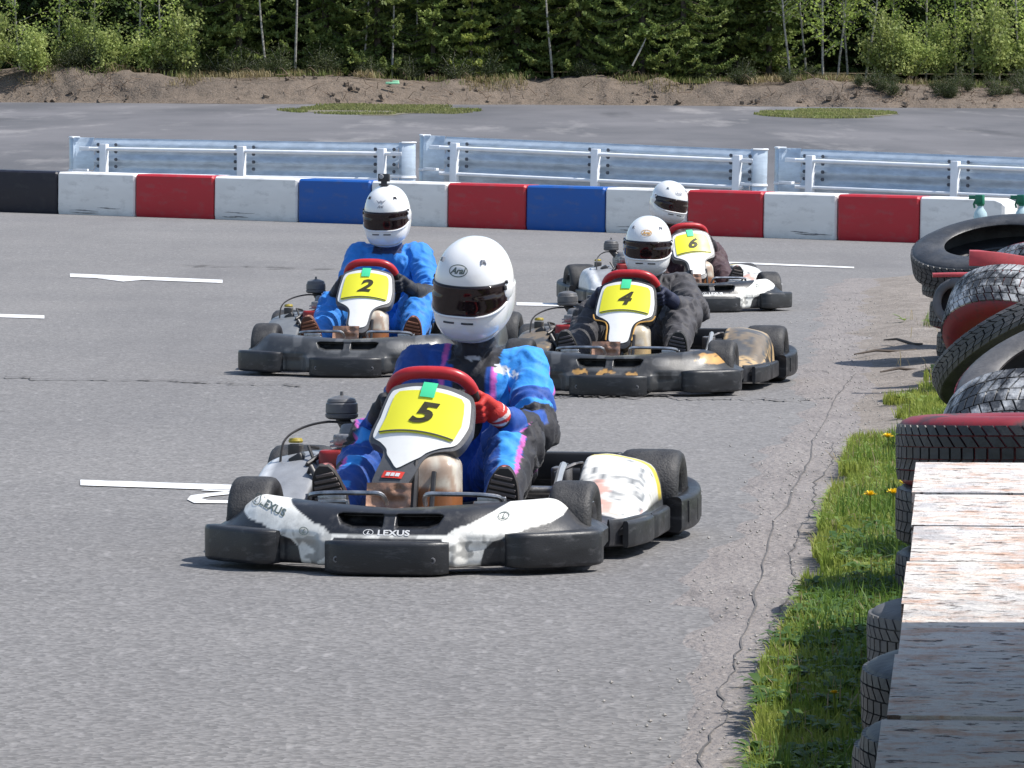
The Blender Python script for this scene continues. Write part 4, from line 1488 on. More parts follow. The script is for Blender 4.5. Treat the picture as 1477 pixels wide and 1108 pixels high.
def build_verge():
    ys = np.linspace(3, 41, 380); k = 22
    V = []
    for i, y in enumerate(ys):
        e = float(edge_x(y)) + (float(vn([[0, y * 1.7, 0]], 4)[0]) - .5) * .16 + (float(vn([[0, y * 7, 0]], 5)[0]) - .5) * .07
        for j in range(k):
            t = j / (k - 1)
            x = e + (7.5 - e) * t ** 1.8
            z = .005 + .028 * float(sstep(0, .35, x - e)) + (float(vn([[x * 5, y * 5, 0]], 6)[0]) - .5) * .035 * float(sstep(.02, .3, x - e))
            V.append((x, y, z + gz(x, y)))
    I = np.arange(len(V)).reshape(len(ys), k)
    F = np.stack([I[:-1, :-1], I[:-1, 1:], I[1:, 1:], I[1:, :-1]], -1).reshape(-1, 4)
    o = link('verge', np_mesh('verge', V, F, verge_soil, True)); o['kind'] = 'structure'
    # crumbled outer strip of the asphalt and its long cracks
    m, N, L, p = node_mat('crumbled_asphalt')
    co = mapped(N, L, (1, .6, 1))
    c = mixc(N, L, noise(N, L, co, 3, 7, .65, .3, .7), (.185, .165, .158), (.235, .212, .20))
    c = mixc(N, L, noise(N, L, mapped(N, L, (1, .16, 1)), 12, 6, .7, .54, .68, 0, .7), c, (.10, .09, .086))
    c = mixc(N, L, noise(N, L, co, 50, 4, .6, .6, .7, 0, .6), c, (.48, .45, .42))
    L.new(c, p.inputs['Base Color']); p.inputs['Roughness'].default_value = .95
    n = N.new('ShaderNodeTexNoise'); n.inputs['Scale'].default_value = 40; n.inputs['Detail'].default_value = 8; L.new(co, n.inputs['Vector'])
    b = N.new('ShaderNodeBump'); b.inputs['Strength'].default_value = 1; b.inputs['Distance'].default_value = .02; L.new(n.outputs[0], b.inputs['Height']); L.new(b.outputs[0], p.inputs['Normal'])
    V = []; k = 8
    for y in ys:
        e = float(edge_x(y)); w = .34 + .12 * (float(vn([[3, y * .6, 0]], 8)[0]) - .5) - (.12 if y < 14 else 0)
        l = e - w + (float(vn([[0, y * 4, 7]], 9)[0]) - .5) * .09
        for j in range(k):
            x = l + (e + .12 - l) * j / (k - 1)
            V.append((x, y, -.003 + .008 * min(1, j) + gz(x, y)))
    I = np.arange(len(V)).reshape(len(ys), k)
    F = np.stack([I[:-1, :-1], I[:-1, 1:], I[1:, 1:], I[1:, :-1]], -1).reshape(-1, 4)
    o = link('track_edge', np_mesh('track_edge', V, F, m, True)); o['kind'] = 'structure'
    # cracks: thin dark ribbons that wander
    ck = MB()
    def crack(pts, w, seed, wig=.05):
        n = 90
        P = smooth_prof([(a, b, 0) for a, b in pts], n)
        d = (vn(np.stack([np.arange(n) * .22, np.zeros(n), np.zeros(n)], 1), seed) - .5) * wig * 2 + (vn(np.stack([np.arange(n) * 1.3, np.zeros(n), np.zeros(n)], 1), seed + 1) - .5) * wig
        ww = w * (.3 + 1.2 * vn(np.stack([np.arange(n) * .5, np.zeros(n), np.zeros(n)], 1), seed + 2))
        vs = []
        for i in range(n):
            t = P[min(i + 1, n - 1)] - P[max(i - 1, 0)]; t = t / np.linalg.norm(t); s = np.array([t[1], -t[0], 0])
            c = P[i] + s * d[i]
            for q in (-1, 1):
                r = c + s * q * ww[i] / 2
                vs.append((r[0], r[1], .0085 + gz(r[0], r[1])))
        ck.add(vs, [(2 * i, 2 * i + 2, 2 * i + 3, 2 * i + 1) for i in range(n - 1)])
    ge = lambda u, v: tuple(gp(u, v))[:2]
    crack([ge(975, 1190), ge(1038, 1040), ge(1080, 900), ge(1130, 735), ge(1185, 620), ge(1232, 540)], .0055, 1, .018)
    crack([ge(1100, 1000), ge(1135, 850), ge(1170, 730), ge(1205, 640)], .004, 5, .02)
    crack([ge(-60, 546), ge(150, 549), ge(300, 553), ge(440, 558)], .045, 13, .10)
    crack([ge(800, 574), ge(1000, 575), ge(1200, 578)], .04, 17, .15)
    crack([ge(280, 383), ge(400, 386), ge(480, 388)], .10, 21, .3)
    o = ck.build('crack', mat('crack_dark', (.105, .098, .095), .95, var=.3), None); o.name = 'track_cracks'; o['kind'] = 'structure'


build_verge()

# ---- painted grid markings
paint = mat('road_paint', (.72, .72, .72), .6, var=.08, vs=3, dirt=(.26, .25, .25), dirt_amt=.75, ds=7.0, dlo=.52, dhi=.66, bump=.1)


def marking(pts, label=None):
    vs = []
    for u, v in pts:
        p = gp(u, v)
        vs.append((p.x, p.y, gz(p.x, p.y) + .004))
    mb = MB().add(vs, [tuple(range(len(vs)))])
    o = mb.build('road_marking', paint, None, smooth=False); o['kind'] = 'structure'
    return o


def strip(u0, v0, u1, v1, t):
    marking([(u0, v0 - t / 2), (u0, v0 + t / 2), (u1, v1 + t / 2), (u1, v1 - t / 2)])


strip(116, 697.5, 420, 707.5, 8)
strip(101, 398.5, 321, 406.5, 4.6)
marking([(140, 402.4), (178, 407), (192, 404.8), (186, 407.5), (232, 404.6)][:3])
marking([(140, 402.6), (182, 406.6), (205, 404.6)])
strip(-20, 455.5, 64, 458, 4.6)
strip(745, 439, 830, 441, 4.4)
strip(1040, 367, 1232, 373.5, 3.0)
strip(1085, 408, 1128, 409.5, 4)
# the painted letter beside the near line: loops and a bar
for seg in (((270, 722), (275, 716), (300, 713), (345, 709), (345, 713), (305, 717), (290, 720), (300, 723), (380, 724), (380, 728), (280, 727)),):
    marking(seg[::-1])
marking([(290, 708.8), (300, 706.9), (380, 709.5), (380, 713), (330, 711)])

# ---- block wall
BLUE = (.008, .095, .38); RED = (.46, .018, .03); WHT = (.80, .79, .77); BLK = (.012, .012, .022)
blk_m = {}
for nm, c in (('blue', BLUE), ('red', RED), ('white', WHT), ('black', BLK)):
    blk_m[nm] = mat(nm + '_block_plastic', c, .5, var=.08, vs=2.5, bump=.1, bs=40, dirt=(.16, .15, .145) if nm != 'black' else (.06, .06, .06), dirt_amt=.34, ds=4.5, dlo=.52, dhi=.74, stretch=(1, 1, 2.2))
WA = Vector((-6.36, 62.0, 0)); WB = Vector((4.68, 56.0, 0))


def on_line(u, A, B):
    """where the vertical plane of image column u meets the plan line A-B"""
    k = (u - 738.5) / F_PX
    # A.x + t dx = k (A.y + t dy)
    dx, dy = B.x - A.x, B.y - A.y
    t = (k * A.y - A.x) / (dx - k * dy)
    return Vector((A.x + t * dx, A.y + t * dy, 0))


edges = [-140, -22, 95, 207, 320, 441, 546, 656, 769, 883, 1001, 1110, 1217, 1335, 1458]
cols_ = ['white', 'black', 'white', 'red', 'white', 'blue', 'white', 'red', 'blue', 'white', 'red', 'white', 'red', 'white']
lab = ['white barrier block beyond the black one, leftmost of the wall', 'black barrier block at the left end of the painted wall', 'white barrier block between the black one and the first red one', 'red barrier block below the left silver guard rail', 'white barrier block with black scuffs at its foot, left of the blue one', 'blue barrier block behind the helmet with the camera on top',
       'white barrier block right of the helmet with the camera on top', 'red barrier block touching a blue one on its right', 'blue barrier block touching a red one on its left', 'white barrier block behind the helmet of the rearmost driver', 'red barrier block right of the rearmost driver',
       'white barrier block between two red ones, dark grime along its foot', 'red barrier block, the one nearest the tyre pile', 'white barrier block with a cut-off corner that ends the wall behind the tyre pile']
wall_dir = (WB - WA).normalized()
for i in range(len(cols_)):
    a = on_line(edges[i] + .8, WA, WB); b = on_line(edges[i + 1] - .8, WA, WB)
    c = (a + b) / 2; Ln = (b - a).length
    mb = MB()
    H = .525; D = .40; bv = .022
    # section with bevelled top, extruded along the block, recessed foot slots
    sec = [(-D / 2, 0.05), (-D / 2 + .015, .0), (D / 2 - .015, 0), (D / 2, .05), (D / 2, H - bv), (D / 2 - bv, H), (-D / 2 + bv, H), (-D / 2, H - bv)]
    xs_ = [-Ln / 2, -Ln / 2 + .022, Ln / 2 - .022, Ln / 2]
    path = []
    for j, x in enumerate(xs_):
        k = .90 if j in (0, 3) else 1
        path.append(((x, 0, H / 2), Vector((0, 1, 0)) * k, Vector((0, 0, 1)) * (k if k == 1 else .955)))
    sec2 = [(q[0], q[1] - H / 2) for q in sec]
    if i == len(cols_) - 1:
        path = path[:2] + [((Ln / 2 - .12, 0, H / 2), Vector((0, 1, 0)), Vector((0, 0, 1))), ((Ln / 2 - .03, 0, H / 2 - .015), Vector((0, 1, 0)), Vector((0, 0, .93))), ((Ln / 2, 0, H / 2 - .03), Vector((0, .9, 0)), Vector((0, 0, .86)))]
    mb.sweep(path, sec2)
    o = mb.build('barrier_block', blk_m[cols_[i]], None, ang=30)
    # a few differ in sit and wear
    o.location = (c.x, c.y + random.uniform(-.01, .01), gz(c.x, c.y) - .004)
    o.rotation_euler = (0, math.atan2(.020, 1) * wall_dir.x * 1.0, math.atan2(wall_dir.y, wall_dir.x) + random.uniform(-.004, .004))
    tag(o, lab[i], 'barrier block', 'painted barrier blocks along the far side of the track')
    if cols_[i] in ('white',):
        sk = MB()
        for q in range(3):
            x0 = random.uniform(-.4, .1) * Ln; z0 = random.uniform(.03, .10)
            w = random.uniform(.2, .5)
            pts = [(x0 + w * t, -D / 2 - .0025, z0 + .004 * math.sin(t * 5 + q)) for t in np.linspace(0, 1, 12)]
            vs = []
            for k2, p_ in enumerate(pts):
                h = .007 * math.sin(math.pi * k2 / 11) * random.uniform(.2, 1) + .001
                vs += [(min(max(p_[0], -Ln / 2 + .03), Ln / 2 - .03), p_[1], p_[2] - h), (min(max(p_[0], -Ln / 2 + .03), Ln / 2 - .03), p_[1], p_[2] + h)]
            sk.add(vs, [(2 * k2, 2 * k2 + 2, 2 * k2 + 3, 2 * k2 + 1) for k2 in range(11)])
        sk.build('scuff', mat('rubber_scuff', (.22, .215, .22), .8, var=.5, vs=30), o, smooth=False)

# ---- guard rails
galv = mat('galvanised_steel', (.50, .58, .66), .38, metal=.2, var=.16, vs=6, dirt=(.30, .36, .42), dirt_amt=.5, ds=5, stretch=(1, 1, 3))
galv_w = mat('bright_galvanised', (.86, .88, .90), .4, metal=0, var=.08, vs=8)
bolt_m = mat('dark_bolt', (.05, .06, .08), .5)


def guard_rail(u0, v0, Y0, u1, v1, Y1, ub, label, posts):
    a = at(u0, v0, Y0); b = at(u1, v1, Y1)
    d = b - a; Lx = math.hypot(d.x, d.y)
    mid = (a + b) / 2
    rz = math.atan2(d.y, d.x); H = .96
    root = empty('guard_rail', (mid.x, mid.y, mid.z - H), rz, label, 'guard rail', 'galvanised guard rails behind the block wall')
    root.rotation_euler = (0, -math.atan2(d.z, Lx), rz)
    h = Lx / 2
    # thrie beam: three waves, pressed sheet
    prof = []
    for k in range(37):
        t = k / 36
        z = .40 + .56 * t
        y = .045 + .024 * math.cos(t * 3 * 2 * math.pi)
        prof.append((y, z))
    prof += [(y + .005, z) for y, z in prof[::-1]]
    path = [((x, 0, 0), Vector((0, 1, 0)), Vector((0, 0, 1))) for x in (-h + .30, h - .30)]
    MB().sweep(path, prof).build('beam', galv, root, ang=50)
    for s in (-1, 1):
        for z0, z1, rr in ((.545, .965, .21), (.38, .525, .17)):
            # flared end: curls toward the track
            pth = []
            for k in range(13):
                t = k / 12
                ang = t * math.pi * .95
                x = h - .30 + .30 * math.sin(min(ang, 1.75)) - .10 * max(0, ang - 1.75)
                y = .05 - .12 * (1 - math.cos(ang))
                pth.append((s * x, y))
            vs = []
            for x, y in pth:
                vs += [(x, y, z0), (x, y, z1), (x, y + .004, z1 + .003), (x, y + .004, z0)]
            fs = []
            for k in range(12):
                for e in range(4):
                    f = (4 * k + e, 4 * k + (e + 1) % 4, 4 * k + 4 + (e + 1) % 4, 4 * k + 4 + e)
                    fs.append(f)
            MB().add(vs, fs).build('end_wing', galv, root, ang=60)
            MB().tube([(x, y + .002, z1 + .006) for x, y in pth[3:]], .012, 6).build('wing_edge', galv_w, root)
            MB().tube([(x, y + .002, z0 + .001) for x, y in pth[3:]], .009, 6).build('wing_edge', galv_w, root)
    for px in posts:
        q = on_line(px, Vector((a.x, a.y, 0)), Vector((b.x, b.y, 0)))
        x = (Vector((q.x, q.y)) - Vector((mid.x, mid.y))).dot(Vector((math.cos(rz), math.sin(rz))))
        pm = MB().box((x, -.085, .44), (.105, .075, .90), .012)
        pm.box((x, -.085, -.01), (.22, .20, .015), .004)
        po = pm.build('post', galv_w, root)
        for z in (.60, .69, .79, .88):
            for s in (-1, 1):
                MB().lathe([(.024, 0), (.024, .014), (.0, .018)], 6, Matrix.Rotation(math.pi / 2, 3, 'X'), (x + s * .135, -.006, z)).build('bolt', bolt_m, po)
    pl = sorted(posts)
    c = MB()
    c.tube([(-Lx / 2 + .32, -.09, .825), (Lx / 2 - .32, -.09, .825)], .026, 10)
    c.build('top_bar', galv_w, root)
    c = MB(); c.tube([(-Lx / 2 + .32, -.09, .50), (Lx / 2 - .32, -.09, .50)], .022, 10); c.build('lower_bar', galv_w, root)
    for s in (-1, 1):
        MB().box((s * (h - .25), -.095, .825), (.16, .05, .05), .012).build('bar_stub', galv_w, root)
        MB().box((s * (h - .21), -.13, .545), (.19, .10, .035), .010).build('bar_stub', galv_w, root)


guard_rail(104, 199, 65.0, 602, 207, 62.6, 0, 'guard rail section on the left, behind the black to blue blocks', (155, 353, 555))
guard_rail(608, 196, 63.4, 1108, 217, 60.6, 0, 'guard rail section in the middle, highest at its curled left end', (659, 862, 1066))
guard_rail(1121, 214, 61.6, 1622, 233, 58.6, 0, 'guard rail section on the right, running out above the tyre pile', (1172, 1381, 1580))

# ---- far embankment, with a crumbling earth face
def bank_base(X): return 150.5 - .05 * X + 1.2 * np.sin(X * .35 + 1) - 1.5 * sstep(6, 14, X)
def bank_h(X):
    return .76 + .08 * np.sin(X * .8) + .25 * sstep(-6, -16, X) - .12 * sstep(4, 12, X)


def build_bank():
    xs = np.linspace(-34, 34, 520); k = 56
    V = []
    X = xs
    for j in range(k):
        t = j / (k - 1)
        run = t * 6.6
        prof = sstep(0, .34, t) * bank_h(X) + .12 * max(0, t - .34)
        y = bank_base(X) + run
        n1 = vn(np.stack([X * 1.1, np.full_like(X, t * 3.0), X * 0], 1), 41) - .5
        n2 = vn(np.stack([X * 4.5, np.full_like(X, t * 9.0), X * 0], 1), 42) - .5
        n3 = vn(np.stack([X * 11, np.full_like(X, t * 22.0), X * 0], 1), 43) - .5
        e = sstep(0, .06, t) * (1 - .5 * sstep(.45, .6, t))
        z = ground_z(X, y) + prof + (n1 * .26 + n2 * .10 + n3 * .07) * e - .02
        y = y + (n2 * .4 + n3 * .2) * e
        V.append(np.stack([X, y, z], 1))
    V = np.stack(V, 1).reshape(-1, 3)
    I = np.arange(len(V)).reshape(len(xs), k)
    F = np.stack([I[:-1, :-1], I[1:, :-1], I[1:, 1:], I[:-1, 1:]], -1).reshape(-1, 4)
    o = link('embankment', np_mesh('embankment', V, F, bank_soil, True)); o['kind'] = 'structure'
    xs2 = np.linspace(-60, 60, 60); ys2 = np.linspace(156.2, 230, 30)
    X, Y = np.meshgrid(xs2, ys2, indexing='ij')
    Z = ground_z(X, Y) + .93 + .02 * (Y - 153)
    V = np.stack([X.ravel(), Y.ravel(), Z.ravel()], 1)
    I = np.arange(X.size).reshape(X.shape)
    F = np.stack([I[:-1, :-1], I[1:, :-1], I[1:, 1:], I[:-1, 1:]], -1).reshape(-1, 4)
    o = link('forest_floor', np_mesh('forest_floor', V, F, wood_floor, True)); o['kind'] = 'structure'


build_bank()


def leaf_mesh(name, P, size, m, up=.3, aspect=1.6, N=None, droop=0.0):
    """many small two-triangle leaves at points P"""
    n = len(P)
    d = RNG.normal(size=(n, 3)) if N is None else N + RNG.normal(size=(n, 3)) * .45
    d[:, 2] = d[:, 2] * (1 - droop) + up
    d /= np.linalg.norm(d, axis=1)[:, None]
    r = RNG.normal(size=(n, 3)); a = np.cross(d, r); a /= np.linalg.norm(a, axis=1)[:, None] + 1e-9
    b = np.cross(d, a)
    s = (np.asarray(size) * RNG.uniform(.6, 1.3, n))[:, None]
    q0 = P - a * s * aspect / 2; q2 = P + a * s * aspect / 2
    q1 = P + b * s / 2; q3 = P - b * s / 2
    V = np.stack([q0, q1, q2, q3], 1).reshape(-1, 3)
    I = np.arange(4 * n).reshape(n, 4)
    return V, I


def leaf_mat(name, A, B, tr=.35, vs=1.6, spec=.25):
    m, N, L, p = node_mat(name)
    co = mapped(N, L)
    geo = N.new('ShaderNodeObjectInfo')
    c = mixc(N, L, noise(N, L, co, vs, 4, .6, .35, .65), A, B)
    hv = N.new('ShaderNodeHueSaturation')
    rr = N.new('ShaderNodeMapRange'); rr.inputs[3].default_value = .8; rr.inputs[4].default_value = 1.2
    L.new(geo.outputs['Random'], rr.inputs[0]); L.new(rr.outputs[0], hv.inputs['Value']); L.new(c, hv.inputs['Color'])
    c = hv.outputs[0]
    L.new(c, p.inputs['Base Color']); p.inputs['Roughness'].default_value = .55; p.inputs['Specular IOR Level'].default_value = spec
    t = N.new('ShaderNodeBsdfTranslucent'); L.new(c, t.inputs[0])
    ms = N.new('ShaderNodeMixShader'); ms.inputs[0].default_value = tr
    L.new(p.outputs[0], ms.inputs[1]); L.new(t.outputs[0], ms.inputs[2]); L.new(ms.outputs[0], N['Material Output'].inputs[0])
    return m


spruce_m = leaf_mat('spruce_needles', (.11, .17, .045), (.26, .31, .09), .4)
spruce_y = leaf_mat('young_spruce_needles', (.28, .34, .08), (.36, .40, .10), .4)
birch_m = leaf_mat('birch_leaves', (.34, .46, .10), (.46, .55, .15), .5)
bush_m = leaf_mat('bush_leaves', (.28, .36, .10), (.42, .46, .17), .45)
under_m = leaf_mat('undergrowth_leaves', (.04, .06, .02), (.09, .10, .04), .3)
dry_m = leaf_mat('dry_grass_blades', (.34, .27, .15), (.24, .20, .10), .3)
bark_dark = mat('spruce_bark', (.07, .055, .045), .9, var=.3, vs=8, bump=.6, bs=20)
bark_pale = mat('birch_bark', (.36, .34, .30), .8, var=.3, vs=5, bump=.3, dirt=(.10, .09, .07), dirt_amt=.8, ds=6, dlo=.52, dhi=.6, stretch=(1, 1, 3))


def spruce_proto(hgt, seed, dens=1.0, base=.25, spread=.30, leafm=spruce_m):
    rg = np.random.default_rng(seed)
    P = []; Nn = []
    tw = MB()
    tw.tube([(0, 0, -.3), (.02, 0, hgt * .3), (-.02, .02, hgt * .7), (0, 0, hgt)], [.014 * hgt + .02, .011 * hgt + .015, .02, .005], 7)
    z = base
    S = []
    while z < hgt - .2:
        t = z / hgt
        Lb = (hgt * spread) * (1 - t) ** .8 * (1 if t > .08 else .8) + .12
        nb = 6 if z < 5 else 4
        for k in range(nb):
            az = rg.uniform(0, 6.283)
            l = Lb * rg.uniform(.65, 1.15)
            st = int(max(4, l / .085))
            for i in range(st):
                q = (i + .5) / st
                r = q * l
                dz = -.32 * l * math.sin(q * 2.2) * .8 + .16 * l * q ** 3
                w = (.30 * (1 - q) + .07) * min(1, l)
                m_ = int(7 * dens)
                for _ in range(m_):
                    lat = rg.normal() * w * .6
                    P.append((math.cos(az) * r - math.sin(az) * lat, math.sin(az) * r + math.cos(az) * lat, z + dz - abs(lat) * .25 + rg.normal() * .008 - (rg.random() ** 4) * .09))
                    S.append(.10 if z < 5.5 else .18)
            if z < 5.5 and k < 3: tw.tube([(0, 0, z), (math.cos(az) * l * .5, math.sin(az) * l * .5, z - .2 * l), (math.cos(az) * l * .9, math.sin(az) * l * .9, z - .16 * l)], [.018, .012, .005], 4)
        z += .40 if z < 5 else .55
    V, I = leaf_mesh('x', np.array(P), np.array(S), None, up=.9, aspect=1.9)
    return tw.mesh('spruce_trunk', bark_dark), np_mesh('spruce_crown', V, I, leafm)


def birch_proto(hgt, seed, leaf=.085, dens=1.0, lm=None, base=.5, bushy=1.0):
    rg = np.random.default_rng(seed)
    tw = MB(); P = []
    bend = rg.normal(size=2) * .12
    def tp(t): return Vector((bend[0] * math.sin(t * 4) + t * t * bend[1] * 2, bend[1] * math.sin(t * 3), t * hgt))
    n = 14
    tw.tube([tp(i / n) - Vector((0, 0, .3 if i == 0 else 0)) for i in range(n + 1)], [.042 * (1 - i / n * .85) for i in range(n + 1)], 7)
    nb = int(hgt * 7)
    for b in range(nb):
        t = base / hgt + (1 - base / hgt) * (b + rg.random()) / nb
        p0 = tp(t); az = rg.uniform(0, 6.283); l = (1 - t * .75) * rg.uniform(.35, 1.0) * hgt * .17 * bushy
        d = Vector((math.cos(az), math.sin(az), rg.uniform(.3, 1.1))).normalized()
        p1 = p0 + d * l; p2 = p1 + Vector((math.cos(az + rg.normal() * .5), math.sin(az + rg.normal() * .5), rg.uniform(-.3, .4))) * l * .5
        tw.tube([p0, p1, p2], [.011, .006, .003], 4, caps=False)
        for _ in range(int(26 * dens)):
            q = rg.random() ** .7
            c = (p0.lerp(p1, q * 1.5) if q < .66 else p1.lerp(p2, (q - .66) * 3)) + Vector(rg.normal(size=3)) * (.05 + .10 * q)
            P.append(tuple(c))
    V, I = leaf_mesh('x', np.array(P), np.full(len(P), leaf), None, up=.2, aspect=1.3)
    return tw.mesh('birch_trunk', bark_pale), np_mesh('birch_crown', V, I, lm or birch_m)


def bush_proto(seed, r=.9, h=1.2, n=3900, lm=None, leaf=.085):
    rg = np.random.default_rng(seed)
    tw = MB(); P = []
    for k in range(26):
        az = rg.uniform(0, 6.283); e = rg.uniform(.1, 1) * r
        tip = Vector((math.cos(az) * e, math.sin(az) * e, h * rg.uniform(.3, 1.65) * (1 - .30 * e / r)))
        mid = tip * .5 + Vector(rg.normal(size=3)) * .1; mid.z = abs(mid.z) + .1
        tw.tube([(0, 0, -.1), mid, tip], [.012, .008, .003], 4, caps=False)
        for _ in range(n // 26):
            q = rg.random() ** .6
            c = (mid * (q * 2) if q < .5 else mid.lerp(tip, q * 2 - 1)) + Vector(rg.normal(size=3)) * (.07 + .10 * q)
            c.z = max(c.z, .02)
            P.append(tuple(c))
    V, I = leaf_mesh('x', np.array(P), np.full(len(P), leaf), None, up=.2, aspect=1.4)
    return tw.mesh('bush_stems', bark_pale), np_mesh('bush_leaves', V, I, lm or bush_m)


shaded_m = leaf_mat('shaded_spruce_needles', (.05, .085, .03), (.09, .13, .04), .25)  # same needles in a darker copy, so the back rows read as shaded
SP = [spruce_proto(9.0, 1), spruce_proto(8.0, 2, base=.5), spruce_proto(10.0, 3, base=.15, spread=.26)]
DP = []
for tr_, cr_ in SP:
    c2 = cr_.copy(); c2.materials.clear(); c2.materials.append(shaded_m); DP.append((tr_, c2))
YS = [spruce_proto(3.2, 5, 1.0, .1, .30, spruce_y)]
BI = [birch_proto(7.5, 11), birch_proto(6.5, 12, base=1.0), birch_proto(8.0, 13, base=1.6, dens=.8), birch_proto(5.5, 14, base=.4, dens=1.3)]
BARE = [birch_proto(7.0, 15, base=2.6, dens=.8)]
BU = [bush_proto(21), bush_proto(22, 1.1, 1.6), bush_proto(23, .8, 1.0, 3000)]
UB = [bush_proto(31, .8, .7, 2600, under_m, .05), bush_proto(32, 1.0, .9, 2600, under_m, .05)]


def plant(name, proto, u, Y, s, label, cat, group, lean=(0, 0), parts=('trunk', 'crown')):
    X = (u - 738.5) / F_PX * Y
    z = gz(X, Y) + (1.0 if Y > 153 else .0) + .02 * max(0, Y - 153)
    r = empty(name, (X, Y, z - .08), random.uniform(0, 6.28), label, cat, group)
    r.rotation_euler = (lean[0], lean[1], r.rotation_euler[2]); r.scale = (s, s, s)
    for nm, me in zip(parts, proto): link(nm, me, r)
    return r


gB = 'dark spruces packed in the wood behind the bank'
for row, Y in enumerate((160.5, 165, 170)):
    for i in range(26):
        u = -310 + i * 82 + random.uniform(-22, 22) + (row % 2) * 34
        plant('spruce_tree', DP[(i + row) % 3], u, Y + random.uniform(-1.2, 1.2), random.uniform(.85, 1.15), 'spruce darkened as in shade, deep in the wood beyond the earth bank', 'tree', gB)
front = [(290, 156.4, .9), (345, 156.0, .95), (470, 156.6, .8), (545, 155.8, .85), (625, 155.6, .7), (745, 156.5, .95), (835, 155.6, .8), (925, 155.2, .95), (985, 155.0, .7), (1062, 157.2, .9), (1108, 156.8, .8)]
sl = ['dark spruce at the left edge of the shaded part of the wood', 'spruce right of the yellow-green thicket, its boughs high', 'spruce between the two pale saplings and the wood centre', 'spruce above the second blue block from the left', 'low-branched spruce behind the small yellow-green spruce', 'spruce standing in the darkest gap of the wood', 'spruce with sunlit layered boughs left of the centre gap trunk', 'wide spruce with drooping lit boughs over the pale earth slide', 'small spruce beside the leaning grey stick', 'dark spruce behind the undergrowth left of the birches', 'spruce half hidden by the first birch of the right-hand grove']
for (u, Y, s), l in zip(front, sl):
    plant('spruce_tree', SP[front.index((u, Y, s)) % 3], u, Y, s, l, 'tree', 'spruces at the front of the wood')
plant('young_spruce', YS[0], 680, 155.2, .95, 'small yellow-green young spruce in front of the dark wood', 'tree', None)
gT = 'slender birches and saplings at the edge of the wood'
bl = [(30, 155.6, .8, 0, 'sapling at the far left in the yellow-green thicket'), (87, 154.9, .85, 1, 'pale slim trunk standing out of the yellow-green thicket'), (140, 156, .8, 3, 'leafy sapling in the middle of the yellow-green thicket'), (200, 155.4, .9, 1, 'sapling left of the last one in the yellow-green thicket'), (233, 154.8, .85, 0, 'rightmost sapling of the yellow-green thicket'),
      (385, 154.9, .9, 4, 'bare-stemmed pale sapling in the dark wood, left of a taller one'), (426, 154.7, 1.0, 4, 'tall bare-stemmed pale sapling in front of the dark wood'), (524, 155.6, .8, 4, 'thin birch trunk above the small blue block'), (566, 155.2, .85, 4, 'leaning thin birch trunk near the grass tuft on the bank'), (600, 156, .9, 4, 'grey trunk left of the small yellow-green spruce'),
      (797, 154.8, .9, 4, 'crooked pale trunk in the middle of the wood'), (1140, 154.9, .9, 2, 'first pale birch trunk of the right-hand grove'), (1163, 156, .85, 2, 'thin birch just right of the first trunk of the grove'), (1186, 154.7, .95, 0, 'birch with whitish foot in the right-hand grove'), (1207, 155.2, .9, 2, 'straight birch left of the grove centre'),
      (1222, 155.8, .85, 1, 'birch in the centre of the right-hand grove'), (1247, 154.9, .95, 2, 'tall birch with a straight pale trunk right of the grove centre'), (1290, 155.5, .8, 3, 'leafy sapling over the brushwood'), (1335, 156, .85, 0, 'sapling behind the brushwood on the bank'), (1378, 154.9, .9, 1, 'birch with a forked pale trunk near the right edge of the wood'),
      (1402, 155.2, .9, 0, 'birch right of the forked one'), (1440, 155.8, .85, 3, 'leafy sapling near the right frame edge'), (1468, 154.8, .9, 1, 'last birch at the right end of the wood'), (1510, 155.5, .9, 0, 'birch just past the right end of the brushwood'), (-40, 155.5, .9, 3, 'sapling past the left end of the thicket')]
for u, Y, s, k, l in bl:
    plant('birch_tree', (BI + BARE)[k], u, Y, s, l, 'tree', gT, (random.uniform(-.03, .03), random.uniform(-.05, .05)))
gU = 'bushes along the top of the earth bank'
for u, k, l in ((-10, 1, 'leafy bush at the left frame edge on the bank'), (45, 0, 'yellow-green bush at the foot of the thicket, far left'), (110, 1, 'yellow-green bush below the slim pale trunk'), (165, 0, 'bush in the middle of the thicket foot'), (215, 2, 'low bush near the right end of the thicket'), (262, 1, 'bush that ends the yellow-green thicket'),
                (1275, 1, 'green bush right of the birch grove'), (1315, 0, 'tangled bush above the right end of the bank'), (1355, 1, 'bush left of the forked birch'), (1430, 1, 'bush right of the forked birch'), (1480, 0, 'bush at the right frame edge on the bank')):
    plant('bush', BU[k], u, 154.3 + random.uniform(-.3, .6), random.uniform(.75, 1.0), l, 'bush', gU, parts=('stems', 'leaves'))
for i in range(34):
    u = random.uniform(-40, 1520)
    right = u > 1040 and not 1140 < u < 1220
    o = plant('low_shrub', UB[i % 2], u, (152.2 if right and random.random() < .6 else 154.2) + random.uniform(-.2, .5), random.uniform(.45, .8), 'low dark shrub on the top edge of the earth bank', 'shrub', 'low shrubs along the bank edge', parts=('stems', 'leaves'))
    X_ = o.location.x; Y_ = o.location.y; o.location.z = gz(X_, Y_) + float(sstep(0, 2.3, Y_ - bank_base(X_)) * bank_h(X_)) - .03
for i in range(24):
    u = random.uniform(1235, 1500)
    o = plant('low_shrub', UB[i % 2], u, float(bank_base((u - 738) / 7200 * 151)) + random.uniform(1.1, 2.4), random.uniform(.25, .45), 'low dark shrub on the face of the bank at the right', 'shrub', 'low shrubs on the bank face')
    X_ = o.location.x; Y_ = o.location.y; o.location.z = gz(X_, Y_) + float(sstep(0, 2.3, Y_ - bank_base(X_)) * bank_h(X_)) - .03
